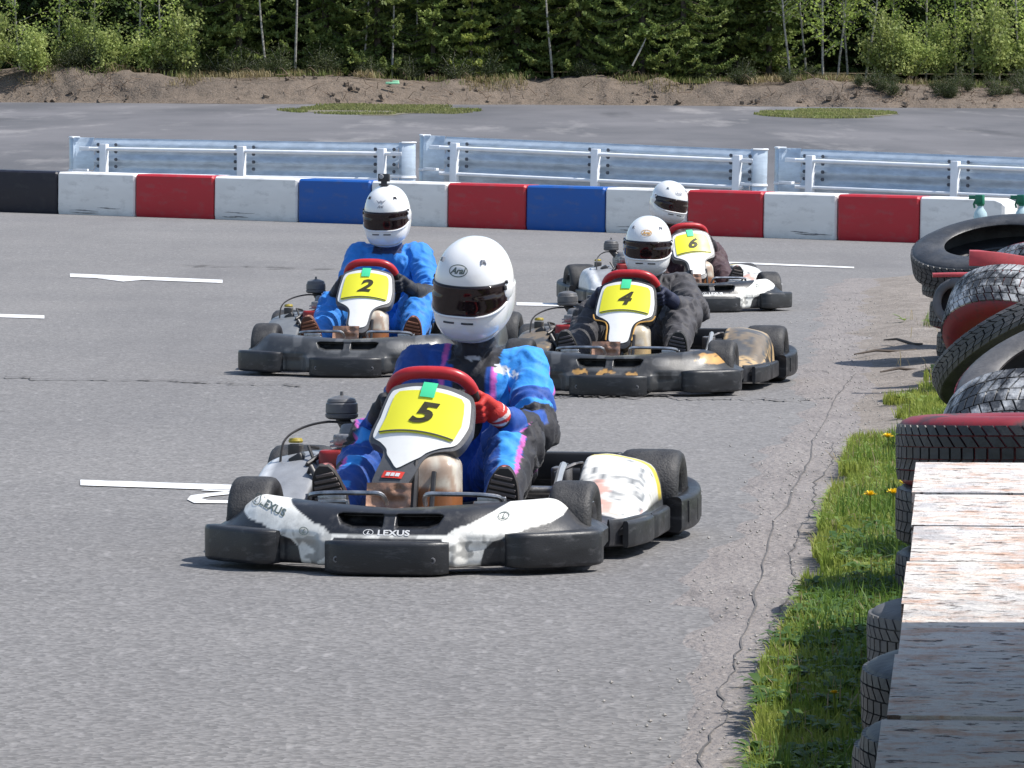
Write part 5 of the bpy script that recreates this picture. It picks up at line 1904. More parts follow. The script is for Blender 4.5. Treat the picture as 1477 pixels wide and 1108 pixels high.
# the wood behind closes as one mass
def build_mass():
    rg = np.random.default_rng(77)
    n = 60000
    P = np.stack([rg.uniform(-42, 42, n), 177 + rg.normal(size=n) * 1.2, rg.uniform(2.0, 11, n)], 1)
    V, I = leaf_mesh('x', P, np.full(n, .5), None, up=.2)
    o = link('forest', np_mesh('forest', V, I, spruce_m)); tag(o, 'dense dark wood closing the view behind the trees', 'forest', None, 'stuff')
build_mass()

# grass on the bank and the two patches on the old asphalt
def blades(name, P, h, w, m, label, cat='grass', lean=.35, bend=True):
    n = len(P); P = np.asarray(P)
    az = RNG.uniform(0, 6.283, n); ln = RNG.normal(size=n) * lean
    hh = h * RNG.uniform(.45, 1.3, n) if np.isscalar(h) else h * RNG.uniform(.6, 1.25, n)
    d = np.stack([np.cos(az), np.sin(az), 0 * az], 1); s = np.stack([-np.sin(az), np.cos(az), 0 * az], 1)
    ww = (w if np.isscalar(w) else w)
    b0 = P - s * np.reshape(ww, (-1, 1)) / 2; b1 = P + s * np.reshape(ww, (-1, 1)) / 2
    midp = P + d * (ln * hh * .35)[:, None] + np.array([0, 0, 1]) * (hh * .6)[:, None]
    m0 = midp - s * np.reshape(ww, (-1, 1)) * .4; m1 = midp + s * np.reshape(ww, (-1, 1)) * .4
    tip = P + d * (ln * hh * 1.1)[:, None] + np.array([0, 0, 1]) * (hh * (1 - np.abs(ln) * .35))[:, None]
    V = np.stack([b0, b1, m1, m0, tip + s * .0008], 1).reshape(-1, 3)
    I = np.arange(5 * n).reshape(n, 5)
    F = np.concatenate([I[:, [0, 1, 2]], I[:, [0, 2, 3]], I[:, [3, 2, 4]]])
    o = link(name, np_mesh(name, V, F, m)); tag(o, label, cat, None, 'stuff')
    return o


def patch_pts(n, u0, u1, Ya, Yb, fz=None, dens=None):
    Y = RNG.uniform(Ya, Yb, n); u = RNG.uniform(u0, u1, n)
    X = (u - 738.5) / F_PX * Y
    if dens is not None:
        k = dens(u, X, Y) > RNG.uniform(0, 1, n)
        X, Y, u = X[k], Y[k], u[k]
    z = ground_z(X, Y) + (fz(X, Y) if fz else 0)
    return np.stack([X, Y, z], 1)


bx = lambda X, Y: sstep(0, 2.4, Y - bank_base(X)) * bank_h(X)
blades('dry_grass', patch_pts(26000, -60, 1560, 151.5, 155.5, bx, lambda u, X, Y: .9 * sstep(.55, .72, vn(np.stack([X * .9, Y * .9, X * 0], 1), 55)) * (Y > bank_base(X) + 1.2)), .26, .022, dry_m, 'dry straw-coloured grass hanging over the top of the earth bank', lean=.8)
blades('bank_grass', patch_pts(16000, -60, 1560, 151.5, 155.5, bx, lambda u, X, Y: .8 * sstep(.5, .75, vn(np.stack([X * .7, Y * .9, X * 0], 1), 56)) * (Y > bank_base(X) + 1.6)), .22, .022, leaf_mat('bank_grass_green', (.12, .15, .04), (.20, .22, .08), .4), 'short green grass on top of the earth bank')
pg = leaf_mat('patch_grass_green', (.20, .24, .07), (.28, .27, .12), .4)
for (uc, vc, du, dv, nm) in ((545, 158.5, 150, 8.5, 'left'), (1190, 160, 105, 6, 'right')):
    n = 16000
    a = RNG.uniform(0, 6.283, n); r = np.sqrt(RNG.uniform(0, 1, n))
    u = uc + du * r * np.cos(a); yc = 140.5 if nm == 'left' else 138.5
    Y = yc + 8 * r * np.sin(a) * (1.0 if nm == 'left' else .7)
    X = (u - 738.5) / F_PX * Y
    k = vn(np.stack([X * .8, Y * .5, X * 0], 1), 60) + .55 * (1 - r) > .58
    P = np.stack([X, Y, ground_z(X, Y) - .01], 1)[k]
    blades('grass_patch', P, .07, .035, pg, 'flat patch of yellow-green grass on the old asphalt, the ' + ('larger one above the middle guard rail gap' if nm == 'left' else 'smaller one above the right guard rail'))
    # soil under it
    t = np.linspace(0, 6.283, 160)[:-1]
    rr = .80 + .5 * (vn(np.stack([np.cos(t) * 2.2, np.sin(t) * 2.2, t * 0], 1), 61) - .5) + .25 * (vn(np.stack([np.cos(t) * 8, np.sin(t) * 8, t * 0], 1), 62) - .5)
    uu = uc + du * 1.02 * rr * np.cos(t); YY = yc + 8 * (1.0 if nm == 'left' else .7) * rr * np.sin(t)
    XX = (uu - 738.5) / F_PX * YY
    vs = [(x, y, gz(x, y) - .004) for x, y in zip(XX, YY)]
    cpt = (float(np.mean(XX)), float(np.mean(YY)))
    mb = MB().add(vs + [(cpt[0], cpt[1], gz(*cpt) - .004)], [(i, (i + 1) % len(vs), len(vs)) for i in range(len(vs))])
    o = mb.build('soil_patch', soil_mat('patch_soil_' + nm, (.19, .175, .14), (.16, .15, .11), (.12, .11, .09), .6), None, smooth=False); o['kind'] = 'structure'
# sticks, roots, clods and litter on the bank
cl = MB()
for i in range(90):
    X = random.uniform(-17, 17); t = random.random()
    Y = float(bank_base(X)) + t * 2.2
    z = gz(X, Y) + float(bx(np.array(X), np.array(Y))) + random.uniform(-.02, .06)
    s = random.uniform(.03, .09)
    M = Matrix.Rotation(random.uniform(0, 3), 3, Vector((random.random(), random.random(), random.random() + .1)).normalized())
    vs = [M @ Vector((x * s * random.uniform(.6, 1.1), y * s * random.uniform(.6, 1.1), zz * s * random.uniform(.5, .8))) + Vector((X, Y, z)) for x in (-1, 1) for y in (-1, 1) for zz in (-1, 1)]
    cl.add(vs, [(0, 1, 3, 2), (4, 6, 7, 5), (0, 4, 5, 1), (2, 3, 7, 6), (0, 2, 6, 4), (1, 5, 7, 3)])
o = cl.build('clods', bank_soil, None); tag(o, 'clods of earth lying on the face of the bank', 'earth clods', None, 'stuff')
rt = MB()
for i in range(420):
    u = random.uniform(-20, 1490)
    if random.random() < .35: u = random.uniform(0, 170) if random.random() < .4 else random.uniform(1150, 1490)
    Y = 0; X = (u - 738.5) / F_PX * 152
    Y = float(bank_base(X)) + random.uniform(.4, 2.6)
    z = gz(X, Y) + float(bx(np.array(X), np.array(Y))) + .05
    l = random.uniform(.15, .55); a = random.uniform(0, 6.28)
    p0 = Vector((X, Y, z)); p1 = p0 + Vector((math.cos(a) * l * .6, -abs(math.sin(a)) * .2, random.uniform(-.15, .25))); p2 = p1 + Vector((math.cos(a + .6) * l * .4, -.05, random.uniform(-.2, .05)))
    rt.tube([p0, p1, p2], [.012, .008, .003], 4, caps=False)
o = rt.build('roots', mat('root_wood', (.17, .12, .085), .9, var=.5, vs=2), None); tag(o, 'bare roots and twigs hanging out of the earth bank', 'roots', None, 'stuff')
st = at(912, 95, 153.6); MB().tube([st, st + Vector((.32, .1, .62)), st + Vector((.42, .1, .85))], [.03, .025, .012], 6).build('tmp', bark_pale)
o = bpy.data.objects['tmp']; o.name = 'dead_stick'; tag(o, 'pale dead stick leaning in front of the dark spruces', 'stick')
MB().box((0, 0, 0), (.42, .12, .07), .03).box((.1, 0, .05), (.2, .1, .06), .02).build('litter_bag', mat('pale_green_plastic', (.35, .75, .45), .4, var=.15), None)
o = bpy.data.objects['litter_bag']; o.location = at(566, 120, 151.7); tag(o, 'small pale green scrap of plastic lying on the earth bank', 'litter')
# ================================================================ THE SIDE BARRIER: board on tyres, tyre pile, grass
BZ = .50
bA = gp(1270, 1108, BZ); bB = gp(1326, 666, BZ)
bd = (bB - bA).normalized(); bs = Vector((bd.y, -bd.x, 0))


def board_mat():
    m, N, L, p = node_mat('flaking_white_paint')
    tc = N.new('ShaderNodeTexCoord'); oi = N.new('ShaderNodeObjectInfo')
    ad = N.new('ShaderNodeVectorMath'); ad.operation = 'ADD'
    sc0 = N.new('ShaderNodeVectorMath'); sc0.operation = 'SCALE'; sc0.inputs[0].default_value = (3.1, 7.7, 0)
    L.new(oi.outputs['Random'], sc0.inputs['Scale'])
    L.new(tc.outputs['Object'], ad.inputs[0]); L.new(sc0.outputs[0], ad.inputs[1])
    def mp(s):
        q = N.new('ShaderNodeMapping'); q.inputs['Scale'].default_value = s; L.new(ad.outputs[0], q.inputs[0]); return q.outputs[0]
    grain = noise(N, L, mp((1, 1, 1)), 26, 8, .7, .3, .7)
    c = mixc(N, L, noise(N, L, mp((1, 1, 1)), 5, 6, .6, .35, .65), (.88, .82, .75), (.74, .72, .71))
    st = noise(N, L, mp((1, 1.1, 1)), 9, 9, .74, .48, .62, 0, .62)
    c = mixc(N, L, st, c, (.62, .27, .11))
    gr = noise(N, L, mp((1, .5, 3)), 3.2, 5, .6, .56, .64, 0, .75)
    c = mixc(N, L, gr, c, (.50, .49, .50))
    ck = noise(N, L, mp((1, 1.5, 1)), 17, 7, .66, .585, .62, 0, .95)
    c = mixc(N, L, ck, c, (.14, .10, .085))
    L.new(c, p.inputs['Base Color']); p.inputs['Roughness'].default_value = .8; p.inputs['Specular IOR Level'].default_value = .2
    b = N.new('ShaderNodeBump'); b.inputs['Strength'].default_value = .9; b.inputs['Distance'].default_value = .012
    h = mathn(N, L, 'SUBTRACT', grain, mathn(N, L, 'MULTIPLY', ck, 1.6))
    L.new(h, b.inputs['Height']); L.new(b.outputs[0], p.inputs['Normal'])
    return m


board_m = board_mat()
BW = 1.35
board = empty('board_top', tuple(bA), math.atan2(bs.y, bs.x), 'long weathered white board of cross planks lying on the row of tyres', 'board')
vcuts = [gp(1320, v, BZ).dot(bd) - bA.dot(bd) for v in (668, 712, 757, 808, 871, 945, 1035)]
cuts = sorted(vcuts) ; cuts = [cuts[0] - .86 * k for k in (4, 3, 2, 1)] + cuts
for i in range(len(cuts) - 1):
    y0, y1 = cuts[i] + .0015, cuts[i + 1] - .0015
    # long edges ragged and slightly chipped; plank split where the old joint shows
    n = 60; T = .045
    top0 = []; top1 = []
    sh = random.uniform(-.008, .008) if i % 2 else 0.0
    for k in range(n + 1):
        x = sh + (BW - sh) * k / n
        j0 = (float(vn([[x * 14, i * 3.7, 0]], 3)[0]) - .5) * .012; j1 = (float(vn([[x * 14, i * 3.7, 5]], 4)[0]) - .5) * .012
        gap = .006 * (1 if x < .36 else .15)
        top0.append((x, y0 + max(0, j0) + gap, 0)); top1.append((x, y1 - max(0, j1) - gap, 0))
    dz = random.uniform(-.003, .003)
    vs = [Vector(p) + Vector((0, 0, dz)) for p in top0 + top1] + [Vector(p) + Vector((0, 0, dz - T)) for p in top0 + top1]
    m_ = n + 1; fs = []
    for k in range(n):
        fs.append((k, k + 1, m_ + k + 1, m_ + k))
        fs.append((2 * m_ + k, k, k + 1, 2 * m_ + k + 1)[::-1])
        fs.append((m_ + k, 3 * m_ + k, 3 * m_ + k + 1, m_ + k + 1)[::-1])
    fs.append((0, m_, 3 * m_, 2 * m_)); fs.append((n, 2 * m_ + n, 3 * m_ + n, m_ + n))
    fs.append((2 * m_, 3 * m_, 3 * m_ + n, 2 * m_ + n))
    pl = MB().add(vs, fs).build('plank', board_m, board, smooth=False)
    # fascia strip under the left edge
MB().box((.035, (cuts[0] + cuts[-1]) / 2, -.075), (.03, cuts[-1] - cuts[0] - .02, .055), .004).build('batten', mat('old_batten', (.10, .06, .045), .8, var=.4), board)

# ---- tyres
rub = tyre_rubber
t_white = mat('white_painted_tread', (.55, .55, .55), .6, var=.3, vs=14, bump=.3, bs=60, dirt=(.04, .043, .05), dirt_amt=.97, ds=9, dlo=.42, dhi=.54)
t_red = mat('red_painted_rubber', (.22, .016, .024), .5, var=.3, vs=8, dirt=(.035, .03, .032), dirt_amt=.9, ds=8, dlo=.5, dhi=.62)
t_grey = mat('dusty_rubber', (.085, .083, .085), .6, var=.25, vs=12, bump=.2, dirt=(.18, .17, .165), dirt_amt=.6, ds=9)
t_black = mat('black_tyre_rubber', (.030, .031, .034), .5, var=.3, vs=12, bump=.2, dirt=(.10, .10, .105), dirt_amt=.5, ds=9)
_ty = {}


def tyre_meshes(r, w, side, tread):
    key = (round(r, 3), round(w, 3), side.name, tread.name)
    if key in _ty: return _ty[key]
    h = w / 2
    prof = [(r * .60, -h * .70), (r * .585, -h * .80), (r * .60, -h * .88), (r * .66, -h * .95), (r * .78, -h * 1.0), (r * .88, -h * .96), (r * .945, -h * .86), (r * .972, -h * .74), (r * .975, 0), (r * .972, h * .74), (r * .945, h * .86), (r * .88, h * .96), (r * .78, h), (r * .66, h * .95), (r * .60, h * .88), (r * .585, h * .80), (r * .60, h * .70), (r * .93, h * .66), (r * .95, 0), (r * .93, -h * .66), (r * .60, -h * .70)]
    a = MB().lathe(prof, 56).mesh('tyre_body', side, True, 50)
    b = MB()
    nb = 60
    for k in range(nb):
        for j, (z0, z1) in enumerate(((-.76, -.50), (-.46, -.18), (-.15, .15), (.18, .46), (.50, .76))):
            a0 = 2 * math.pi * (k + .06 + .4 * (j % 2)) / nb; a1 = 2 * math.pi * (k + .88 + .4 * (j % 2)) / nb
            sk = .55 * 2 * math.pi / nb * (1 if j < 2 else -1) * (j != 2)
            vs = []
            for rr in (r * .968, r):
                for (aa, zz) in ((a0, z0), (a1, z0), (a1 + sk, z1), (a0 + sk, z1)):
                    e = 1 - (.012 if abs(zz) > .7 else 0)
                    vs.append((rr * e * math.cos(aa), rr * e * math.sin(aa), zz * h))
            b.add(vs, [(4, 5, 6, 7), (0, 4, 7, 3), (1, 2, 6, 5), (0, 1, 5, 4), (3, 7, 6, 2)])
    bm = b.mesh('tyre_tread', tread, False)
    _ty[key] = (a, bm)
    return a, bm


def tyre(loc, r, w, axis=(0, 0, 1), side=None, tread=None, label='', group=None, spin=None):
    a, b = tyre_meshes(r, w, side or t_black, tread or t_black)
    o = link('tyre', a); o.location = loc
    q = Vector(axis).normalized().to_track_quat('Z', 'Y') @ Matrix.Rotation(random.uniform(0, 6) if spin is None else spin, 4, 'Z').to_quaternion()
    o.rotation_mode = 'QUATERNION'; o.rotation_quaternion = q
    link('tread', b, o)
    tag(o, label, 'tyre', group)
    return o


gS = 'tyres stacked under the white board'
ks = [(6.75, .035), (7.72, .055), (8.72, .070), (9.66, .075), (10.75, -.04), (11.75, -.04)]
for n_, (Y, out) in enumerate(ks):
    t_ = (Y - bA.y) / bd.y
    e = bA + bd * t_
    for lv in range(3):
        off = (out + random.uniform(-.035, .02)) * (1.0 if lv > 0 else .5)
        c = e + bs * (.29 - off)
        grey = n_ == 3 and lv == 2
        lb = 'dark tyre in the row of stacks hidden mostly under the white board'
        if lv == 2 and n_ == 0: lb = 'top tyre nearest the camera under the left edge of the white board'
        if lv == 2 and n_ == 1: lb = 'grooved tyre bulging from under the shaded board at the bottom of the photo'
        if lv == 2 and n_ == 2: lb = 'shaded dark tyre bulging out below the shadow line on the board'
        if lv == 2 and n_ == 3: lb = 'sunlit grey tyre with chunky tread beside the board, above the shaded tyres'
        tyre((c.x, c.y, .083 + .146 * lv), .29, .143, (random.uniform(-.03, .03), random.uniform(-.03, .03), 1), t_grey if grey else t_black, t_grey if grey else t_black, lb, gS)
gP = 'tyres of the collapsed pile beyond the board'
for k in range(2):
    tyre((1.40, 13.75, .10 + .18 * k), .34, .18, (0, 0, 1), t_black, t_black, ('lowest black tyre of the stack behind the board', 'black tyre directly under the red one behind the board')[k], gP)
tyre((1.42, 13.75, .455), .36, .20, (-.01, .045, 1), t_red, t_black, 'red-painted flat tyre with black tread just beyond the board', gP)
tyre((1.63, 14.85, .315), .38, .26, (-.30, -.58, -.76), t_grey, t_white, 'tyre with a white painted tread slumped over the red one behind the board', gP)
tyre((2.05, 15.75, .11), .36, .22, (0, 0, 1), t_black, t_black, 'black tyre lying under the slumped white tyre', gP)
tyre((1.87, 16.9, .47), .37, .20, (-.36, -.30, .88), t_grey, t_red, 'grey tyre with red edges leaning in the middle of the pile', gP)
tyre((1.96, 17.0, .10), .34, .2, (0, 0, 1), t_red, t_black, 'red tyre lowest in the middle of the pile', gP)
tyre((2.05, 19.5, .47), .43, .11, (-.36, .40, .84), t_black, t_grey, 'tyre tipped up so that its black underside shows, long pale edge', gP)
tyre((2.16, 19.65, .10), .36, .2, (.0, 0, 1), t_black, t_black, 'black tyre flat below the tipped one', gP)
tyre((2.42, 23.4, .34), .40, .27, (-.30, -.55, -.78), t_red, t_white, 'wide tyre with white patchy tread and red side in the upper pile', gP)
tyre((2.62, 24.4, .11), .36, .22, (0, .0, 1), t_red, t_red, 'red tyre under the wide white-treaded one', gP)
tyre((2.20, 24.6, .43), .12, .12, (-.5, -.8, .2), t_grey, t_white, 'small pale tyre wedged at the left side of the pile', gP)
tyre((2.80, 25.5, .47), .38, .24, (-.15, -.42, -.9), t_red, t_white, 'tyre with white tread and red side inside the big black ring', gP)
for k in range(3):
    tyre((2.70 - .04 * k, 27.0, .10 + .165 * k), .40, .165, (.03, 0, 1), t_red if k == 1 else t_black, t_black, 'dark tyre in the leaning corner stack of the pile, under the big ring', gP)
tyre((2.60, 26.9, .61), .45, .17, (-.16, -.27, .95), t_black, t_black, 'big black tyre ring on top of the corner stack of the pile', gP)
for k in range(4):
    tyre((2.82, 28.3, .09 + .175 * k), .33, .175, (0, 0, 1), t_grey if k == 3 else t_black, t_black, 'tyre of the rear stack that the spray bottles stand on', gP)
tyre((2.86, 25.7, .11), .38, .22, (0, 0, 1), t_black, t_black, 'black tyre carrying the red-sided tyre by the big ring', gP)
for Y in (16.6, 18.4, 21.5):
    tyre((2.75 + (Y - 16) * .06, Y, .11), .36, .22, (0, 0, 1), t_black, t_red, 'tyre on the right flank of the pile', gP)
# strips of red belting lying over the pile
def belt(pts, w, m, label, hh=.02):
    P = smooth_prof(pts, 22); mb = MB(); path = []
    for i in range(len(P)):
        t = Vector(P[min(i + 1, 21)] - P[max(i - 1, 0)]).normalized()
        s = t.cross(Vector((0, 0, 1))).normalized(); u = s.cross(t)
        path.append((P[i], s, u))
    o = mb.sweep(path, rrect(w, hh, .006, 2)).build('rubber_belt', m, None); tag(o, label, 'rubber belt'); return o
belt([tuple(at(1398, 372, 24.6)), tuple(at(1430, 374, 24.6)), tuple(at(1500, 386, 24.7))], .16, mat('red_belt', (.40, .05, .06), .55, var=.2, dirt=(.12, .04, .04), dirt_amt=.6, ds=5), 'short red strip lying on the upper tyres of the pile', .075)
belt([tuple(at(1345, 397, 24.2)), tuple(at(1400, 396, 24.2)), tuple(at(1500, 396, 24.3))], .08, mat('red_belt', (.3, .03, .04)), 'dark red strip running behind the wide white-treaded tyre')
tw_m = mat('twig_wood', (.07, .055, .045), .9)
for k, (p0, p1, h, lb) in enumerate((((1232, 519), (1322, 512), .03, 'thin dark stick on the dirt left of the tyre pile'), ((1275, 503), (1330, 509), .05, 'thick dark stick at the foot of the corner stack'), ((1270, 545), (1345, 540), .03, 'dark stick lying in the sparse grass below the other sticks'))):
    a = gp(*p0); b = gp(*p1); a.z = b.z = h
    o = MB().tube([a, a.lerp(b, .35) + Vector((0, .02, .012)), a.lerp(b, .75) + Vector((0, -.03, -.005)), b], [.004, .008, .010, .006], 6).build('stick', tw_m, None); tag(o, lb, 'stick')

# ---- spray bottles
def bottle(px, label):
    X = (px - 738.5) / F_PX * 28.2
    r = empty('spray_bottle', (X, 28.2, .705), 2.6, label, 'bottle', 'spray bottles on the rear tyre stack')
    MB().lathe([(0, 0), (.034, 0), (.039, .008), (.040, .07), (.034, .095), (.020, .115), (.015, .125), (.015, .135)], 20).build('flask', mat('clear_blue_plastic', (.55, .70, .74), .15, var=.1, trans=.3), r)
    h = MB().box((.004, 0, .165), (.05, .034, .055), .008).box((.045, 0, .178), (.05, .022, .022), .005).box((.0, 0, .14), (.034, .034, .02), .006)
    h.tube([(.03, 0, .165), (.042, 0, .14), (.036, 0, .118)], .006, 6)
    h.build('trigger_head', mat('green_trigger', (.005, .16, .085), .35, var=.1), r)
bottle(1414, 'spray bottle with green trigger head in front of the last white block')
bottle(1474, 'spray bottle with green trigger head cut by the right frame edge')

# ---- unseen roof added outside the frame to shade the board and cut skylight
can = empty('shade_roof', (1.6, .87, 0), 0, 'unseen flat roof on steel posts right of the camera, added to shade the board', 'shade_roof')
MB().box((0, 0, 2.80), (9.6, 15.4, .10), .01).build('roof', mat('shade_roof_sheet', (.35, .36, .38), .5), can)
for x, y in ((4.5, 7.4), (4.5, -7.3), (4.5, 0)):
    MB().box((x, y, 1.37), (.12, .12, 2.74), .01).build('post', galv_w, can)
    MB().box((0, y - .05, 2.68), (9.3, .08, .12), .01).build('rafter', galv_w, can)

# ---- verge vegetation
grass_a = leaf_mat('verge_grass', (.18, .26, .04), (.33, .36, .08), .45, vs=2.2)
grass_b = leaf_mat('verge_grass_dark', (.075, .14, .025), (.14, .21, .04), .4, vs=2.2)


def verge_pts(n, Ya, Yb, wmax, seed, thr=.30, inset=0.0):
    rg = np.random.default_rng(seed)
    Y = Ya + (Yb - Ya) * rg.random(n) ** 1.15
    e = edge_x(Y)
    w = np.where(Y < 24, wmax, wmax * 1.2)
    X = e + inset + w * rg.random(n) ** 1.2
    P = np.stack([X * 2.6, Y * 1.6, Y * 0], 1)
    nn = vn(P, 88) * .6 + vn(P * 3.1, 89) * .4
    fade = np.interp(Y, [3, 17, 20, 23, 26, 34], [-.42, -.32, -.08, .06, .15, .26])
    edgef = .36 * (1 - sstep(0, .34, X - e - inset))
    k = nn > thr + fade + edgef
    X, Y = X[k], Y[k]
    # keep clear of the tyre pile
    return np.stack([X, Y, ground_z(X, Y) + .025], 1)


blades('grass', verge_pts(190000, 6.5, 25, 1.0, 1, .31), .062, .0055, grass_a, 'bright green grass of the verge along the board')
blades('grass_clumps', verge_pts(60000, 6.5, 33, 1.2, 2, .50, .05), .10, .006, grass_b, 'darker taller grass clumps along the verge', lean=.6)
blades('straw', verge_pts(9000, 6.5, 34, 1.2, 3, .38), .09, .004, dry_m, 'dry straw between the green grass of the verge', lean=.9)
# broad-leaved weeds: rosettes of arched leaves
def weeds(name, n, seed, Ya, Yb, wmax, m, label, size=1.0, lift=.0, near_edge=0.0):
    rg = np.random.default_rng(seed)
    pts = verge_pts(n, Ya, Yb, wmax, seed + 50, .42, near_edge)
    V = []; F = []
    for x, y, z in pts:
        for k in range(rg.integers(7, 13)):
            az = rg.uniform(0, 6.283); l = rg.uniform(.05, .12) * size; w = l * rg.uniform(.13, .22); el = rg.uniform(.3, 1.2)
            d = np.array([math.cos(az), math.sin(az), 0]); s = np.array([-math.sin(az), math.cos(az), 0])
            c = np.array([x, y, z + lift])
            b = len(V)
            for q, (ff, zz, ww) in enumerate(((0, 0, .25), (.35, .30 * el, .9), (.7, .42 * el, 1.0), (1.0, .34 * el, .08))):
                p = c + d * l * ff + np.array([0, 0, 1]) * l * zz
                V.append(p - s * w * ww + np.array([0, 0, .25 * w])); V.append(p + s * w * ww + np.array([0, 0, .25 * w]))
            for q in range(3): F.append((b + 2 * q, b + 2 * q + 1, b + 2 * q + 3, b + 2 * q + 2))
    o = link(name, np_mesh(name, np.array(V), np.array(F), m)); tag(o, label, 'weeds', None, 'stuff')


weed_m = leaf_mat('weed_leaves', (.18, .28, .06), (.30, .38, .11), .35)
weed_d = leaf_mat('weed_leaves_dark', (.05, .11, .025), (.09, .16, .035), .3)
weeds('broad_leaf_weeds', 2600, 5, 9, 24, .95, weed_m, 'broad-leaved weeds and dandelion rosettes in the verge', .42, .03)
weeds('tall_weeds', 1100, 6, 8, 16, .8, weed_d, 'dark leafy weeds standing in the verge beside the tyres', .5, .04)
weeds('edge_weeds', 700, 7, 20, 36, .9, weed_m, 'sparse weeds in the dirt beside the tyre pile', .9)
dl = [(1255, 715, 'dandelion left of another open one, in the sunny verge'), (1288, 712, 'dandelion right of a twin, close to the board edge'), (1306, 699, 'dandelion half hidden against the corner of the board'), (1281, 631, 'dandelion alone farther up the verge, below the tyre pile'), (1203, 1000, 'small closed dandelion in the shade beside the tyres')]
for u, v, lb in dl:
    hgt = .16 if v != 1000 else .12
    p = gp(u, v, hgt)
    r = empty('dandelion', (p.x, p.y, 0), 0, lb, 'flower', 'dandelions in the verge')
    MB().tube([(0.01, 0, .0), (.004, 0, hgt * .5), (0, 0, hgt)], .0028, 5).build('stalk', grass_a, r)
    f = MB(); rad = .024 if v != 1000 else .010
    rg = random.Random(u)
    for k in range(60):
        a = rg.uniform(0, 6.283); e = rg.uniform(.1, 1.3); l = rad * rg.uniform(.75, 1.1)
        d = Vector((math.cos(a) * math.cos(e), math.sin(a) * math.cos(e), math.sin(e) * .6 + .1)); s = Vector((-math.sin(a), math.cos(a), 0)) * .003
        c = Vector((0, 0, hgt))
        f.add([c - s * .4, c + s * .4, c + d * l + s, c + d * l - s], [(0, 1, 2, 3)])
    f.build('blossom', mat('dandelion_yellow', (.80, .56, .01), .6, var=.1), r, smooth=False)
# small stones on the verge edge
sm = MB(); rg = random.Random(3)
for i in range(1100):
    Y = rg.uniform(9.5, 36); e = float(edge_x(Y)); X = e + rg.gauss(-.08, .16) if rg.random() < .8 else e + rg.uniform(0, .7)
    s = rg.uniform(.003, .008)
    c = Vector((X, Y, .012 + s * .3))
    pts = [Vector((rg.uniform(.6, 1) * s * a, rg.uniform(.6, 1) * s * b, 0)) for a, b in ((1, 0), (0, 1), (-1, 0), (0, -1))]
    sm.add([c + q for q in pts] + [c + Vector((0, 0, s * .7)), c - Vector((0, 0, s * .6))], [(0, 1, 4), (1, 2, 4), (2, 3, 4), (3, 0, 4), (1, 0, 5), (2, 1, 5), (3, 2, 5), (0, 3, 5)])
o = sm.build('gravel', mat('gravel_stone', (.30, .285, .27), .8, var=.4, vs=5), None, smooth=False); tag(o, 'loose pale gravel along the crumbling asphalt edge', 'gravel', None, 'stuff')

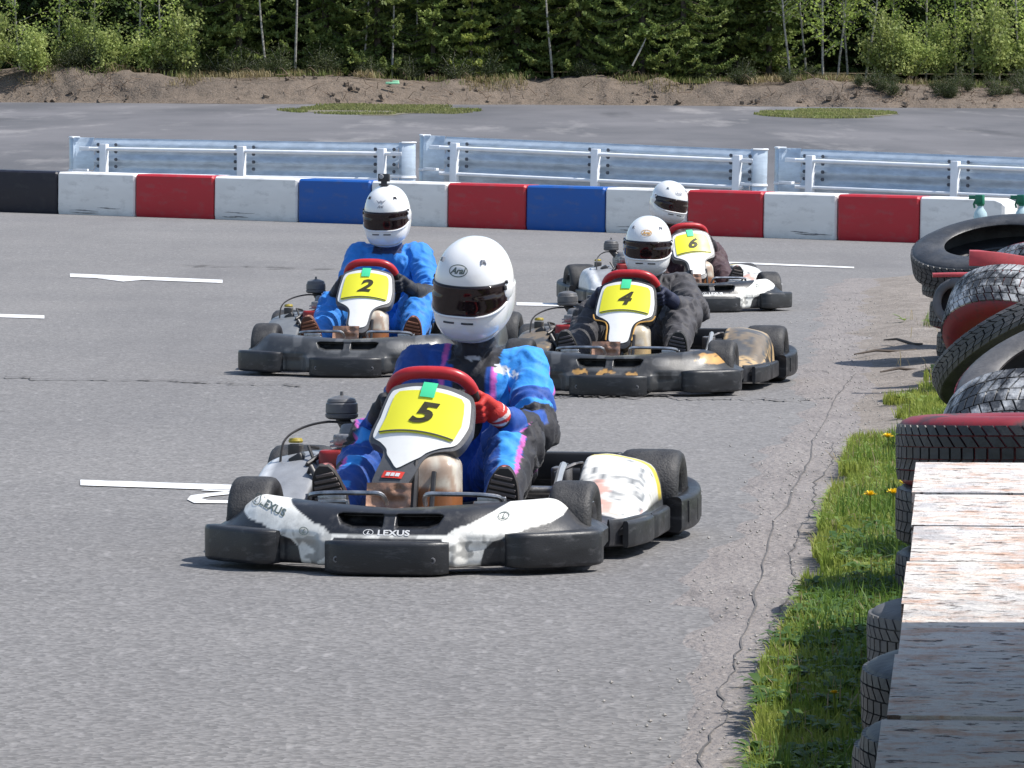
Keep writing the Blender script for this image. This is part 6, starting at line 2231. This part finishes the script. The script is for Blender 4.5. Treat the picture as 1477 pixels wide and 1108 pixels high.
# ================================================================ KARTS AND DRIVERS
karts = [
    dict(px=(556, 831), th=10, style='white5', digit='5', roll=R(7.5), dy=-.002, shear=.24, label='go-kart number 5 with white and black nose bearing lexus lettering, nearest the camera'),
    dict(px=(497, 545), th=9, style='plain', digit='2', roll=R(2), label='go-kart number 2 with plain dark grey nose, left behind kart 5'),
    dict(px=(876, 573), th=10, style='gold', digit='4', roll=R(1.5), label='go-kart number 4 with black nose and worn gold stickers, right behind kart 5'),
    dict(px=(1030, 451), th=-12, style='white', digit='6', roll=R(-4), label='go-kart number 6 with white nose side, rearmost of the four'),
]
drivers = [
    dict(style='K5', shw=.182, head=(-.325, .030, .822), hw=.123, hz=1.17, yaw=R(-13), pitch=R(15), hroll=R(-4), up=.0, base=(.01, .035, .26), shoe=(.10, .012, .014), shoe_edge=(.55, .22, .20), elL=(-.13, .265, .36),
         label='driver of kart 5 in blue race suit with pink piping and red glove'),
    dict(style='K2', head=(-.33, -.015, .815), hw=.122, hz=1.16, yaw=R(-5), pitch=R(12), hroll=R(0), up=.03, base=(.02, .13, .5), shoe=(.16, .055, .03), shoe_edge=(.55, .28, .18), sole=(.10, .035, .02), tread=(.30, .12, .07), girth=1.06, glove=(.02, .022, .03),
         label='driver of kart 2 in plain blue suit and white helmet with a camera on top'),
    dict(style='K4', head=(-.29, .01, .70), hw=.118, hz=1.10, yaw=R(3), pitch=R(8), hroll=R(-2), up=-.07, base=(.04, .04, .045), shoe=(.03, .028, .03), shoe_edge=(.18, .16, .17), sole=(.02, .02, .02), tread=(.10, .09, .10), girth=1.05, knee=.02, glove=(.015, .02, .05),
         label='driver of kart 4 in black jacket and white helmet with dark visor'),
    dict(style='K6', head=(-.30, .0, .73), hw=.122, hz=1.05, yaw=R(10), pitch=R(10), hroll=R(-10), up=-.04, base=(.05, .02, .03), shoe=(.03, .02, .02), glove=(.02, .015, .02), label='driver of kart 6 in dark clothes and white helmet, farthest away'),
]
for k, d in zip(karts, drivers):
    loc, rz = kart_frame(k['px'][0], k['px'][1], k['th'])
    PS['dy'] = k.get('dy', 0.0); PS['shear'] = k.get('shear', .05)
    make_kart(k['style'], k['digit'], k['roll'], 0, k['label'], loc, rz)
    b = make_driver(loc, rz, d)
    if d['style'] == 'K2':
        bpy.context.view_layer.update()
        Mw = Matrix.Translation(loc) @ Matrix.Rotation(rz, 4, 'Z') @ Matrix.Translation(Vector(d['head']))
        c = Mw @ Vector((.035, -.012, .122 * 1.12 * 1.16 + .005))
        r = empty('action_camera', tuple(c), rz, 'small black action camera fixed on top of the helmet of driver 2', 'camera')
        MB().box((0, 0, .034), (.035, .062, .042), .006).build('camera_body', helmet_trim, r)
        MB().lathe([(0, .008), (.011, .008), (.013, 0), (.013, -.004)], 16, Matrix.Rotation(math.pi / 2, 3, 'Y'), (.018, -.012, .040)).build('lens', helmet_grey, r)
        MB().box((0, 0, .006), (.03, .03, .022), .004).box((-.005, 0, -.004), (.055, .05, .010), .004).build('mount', helmet_trim, r)
# the green tags and white shoulder tag of driver 4
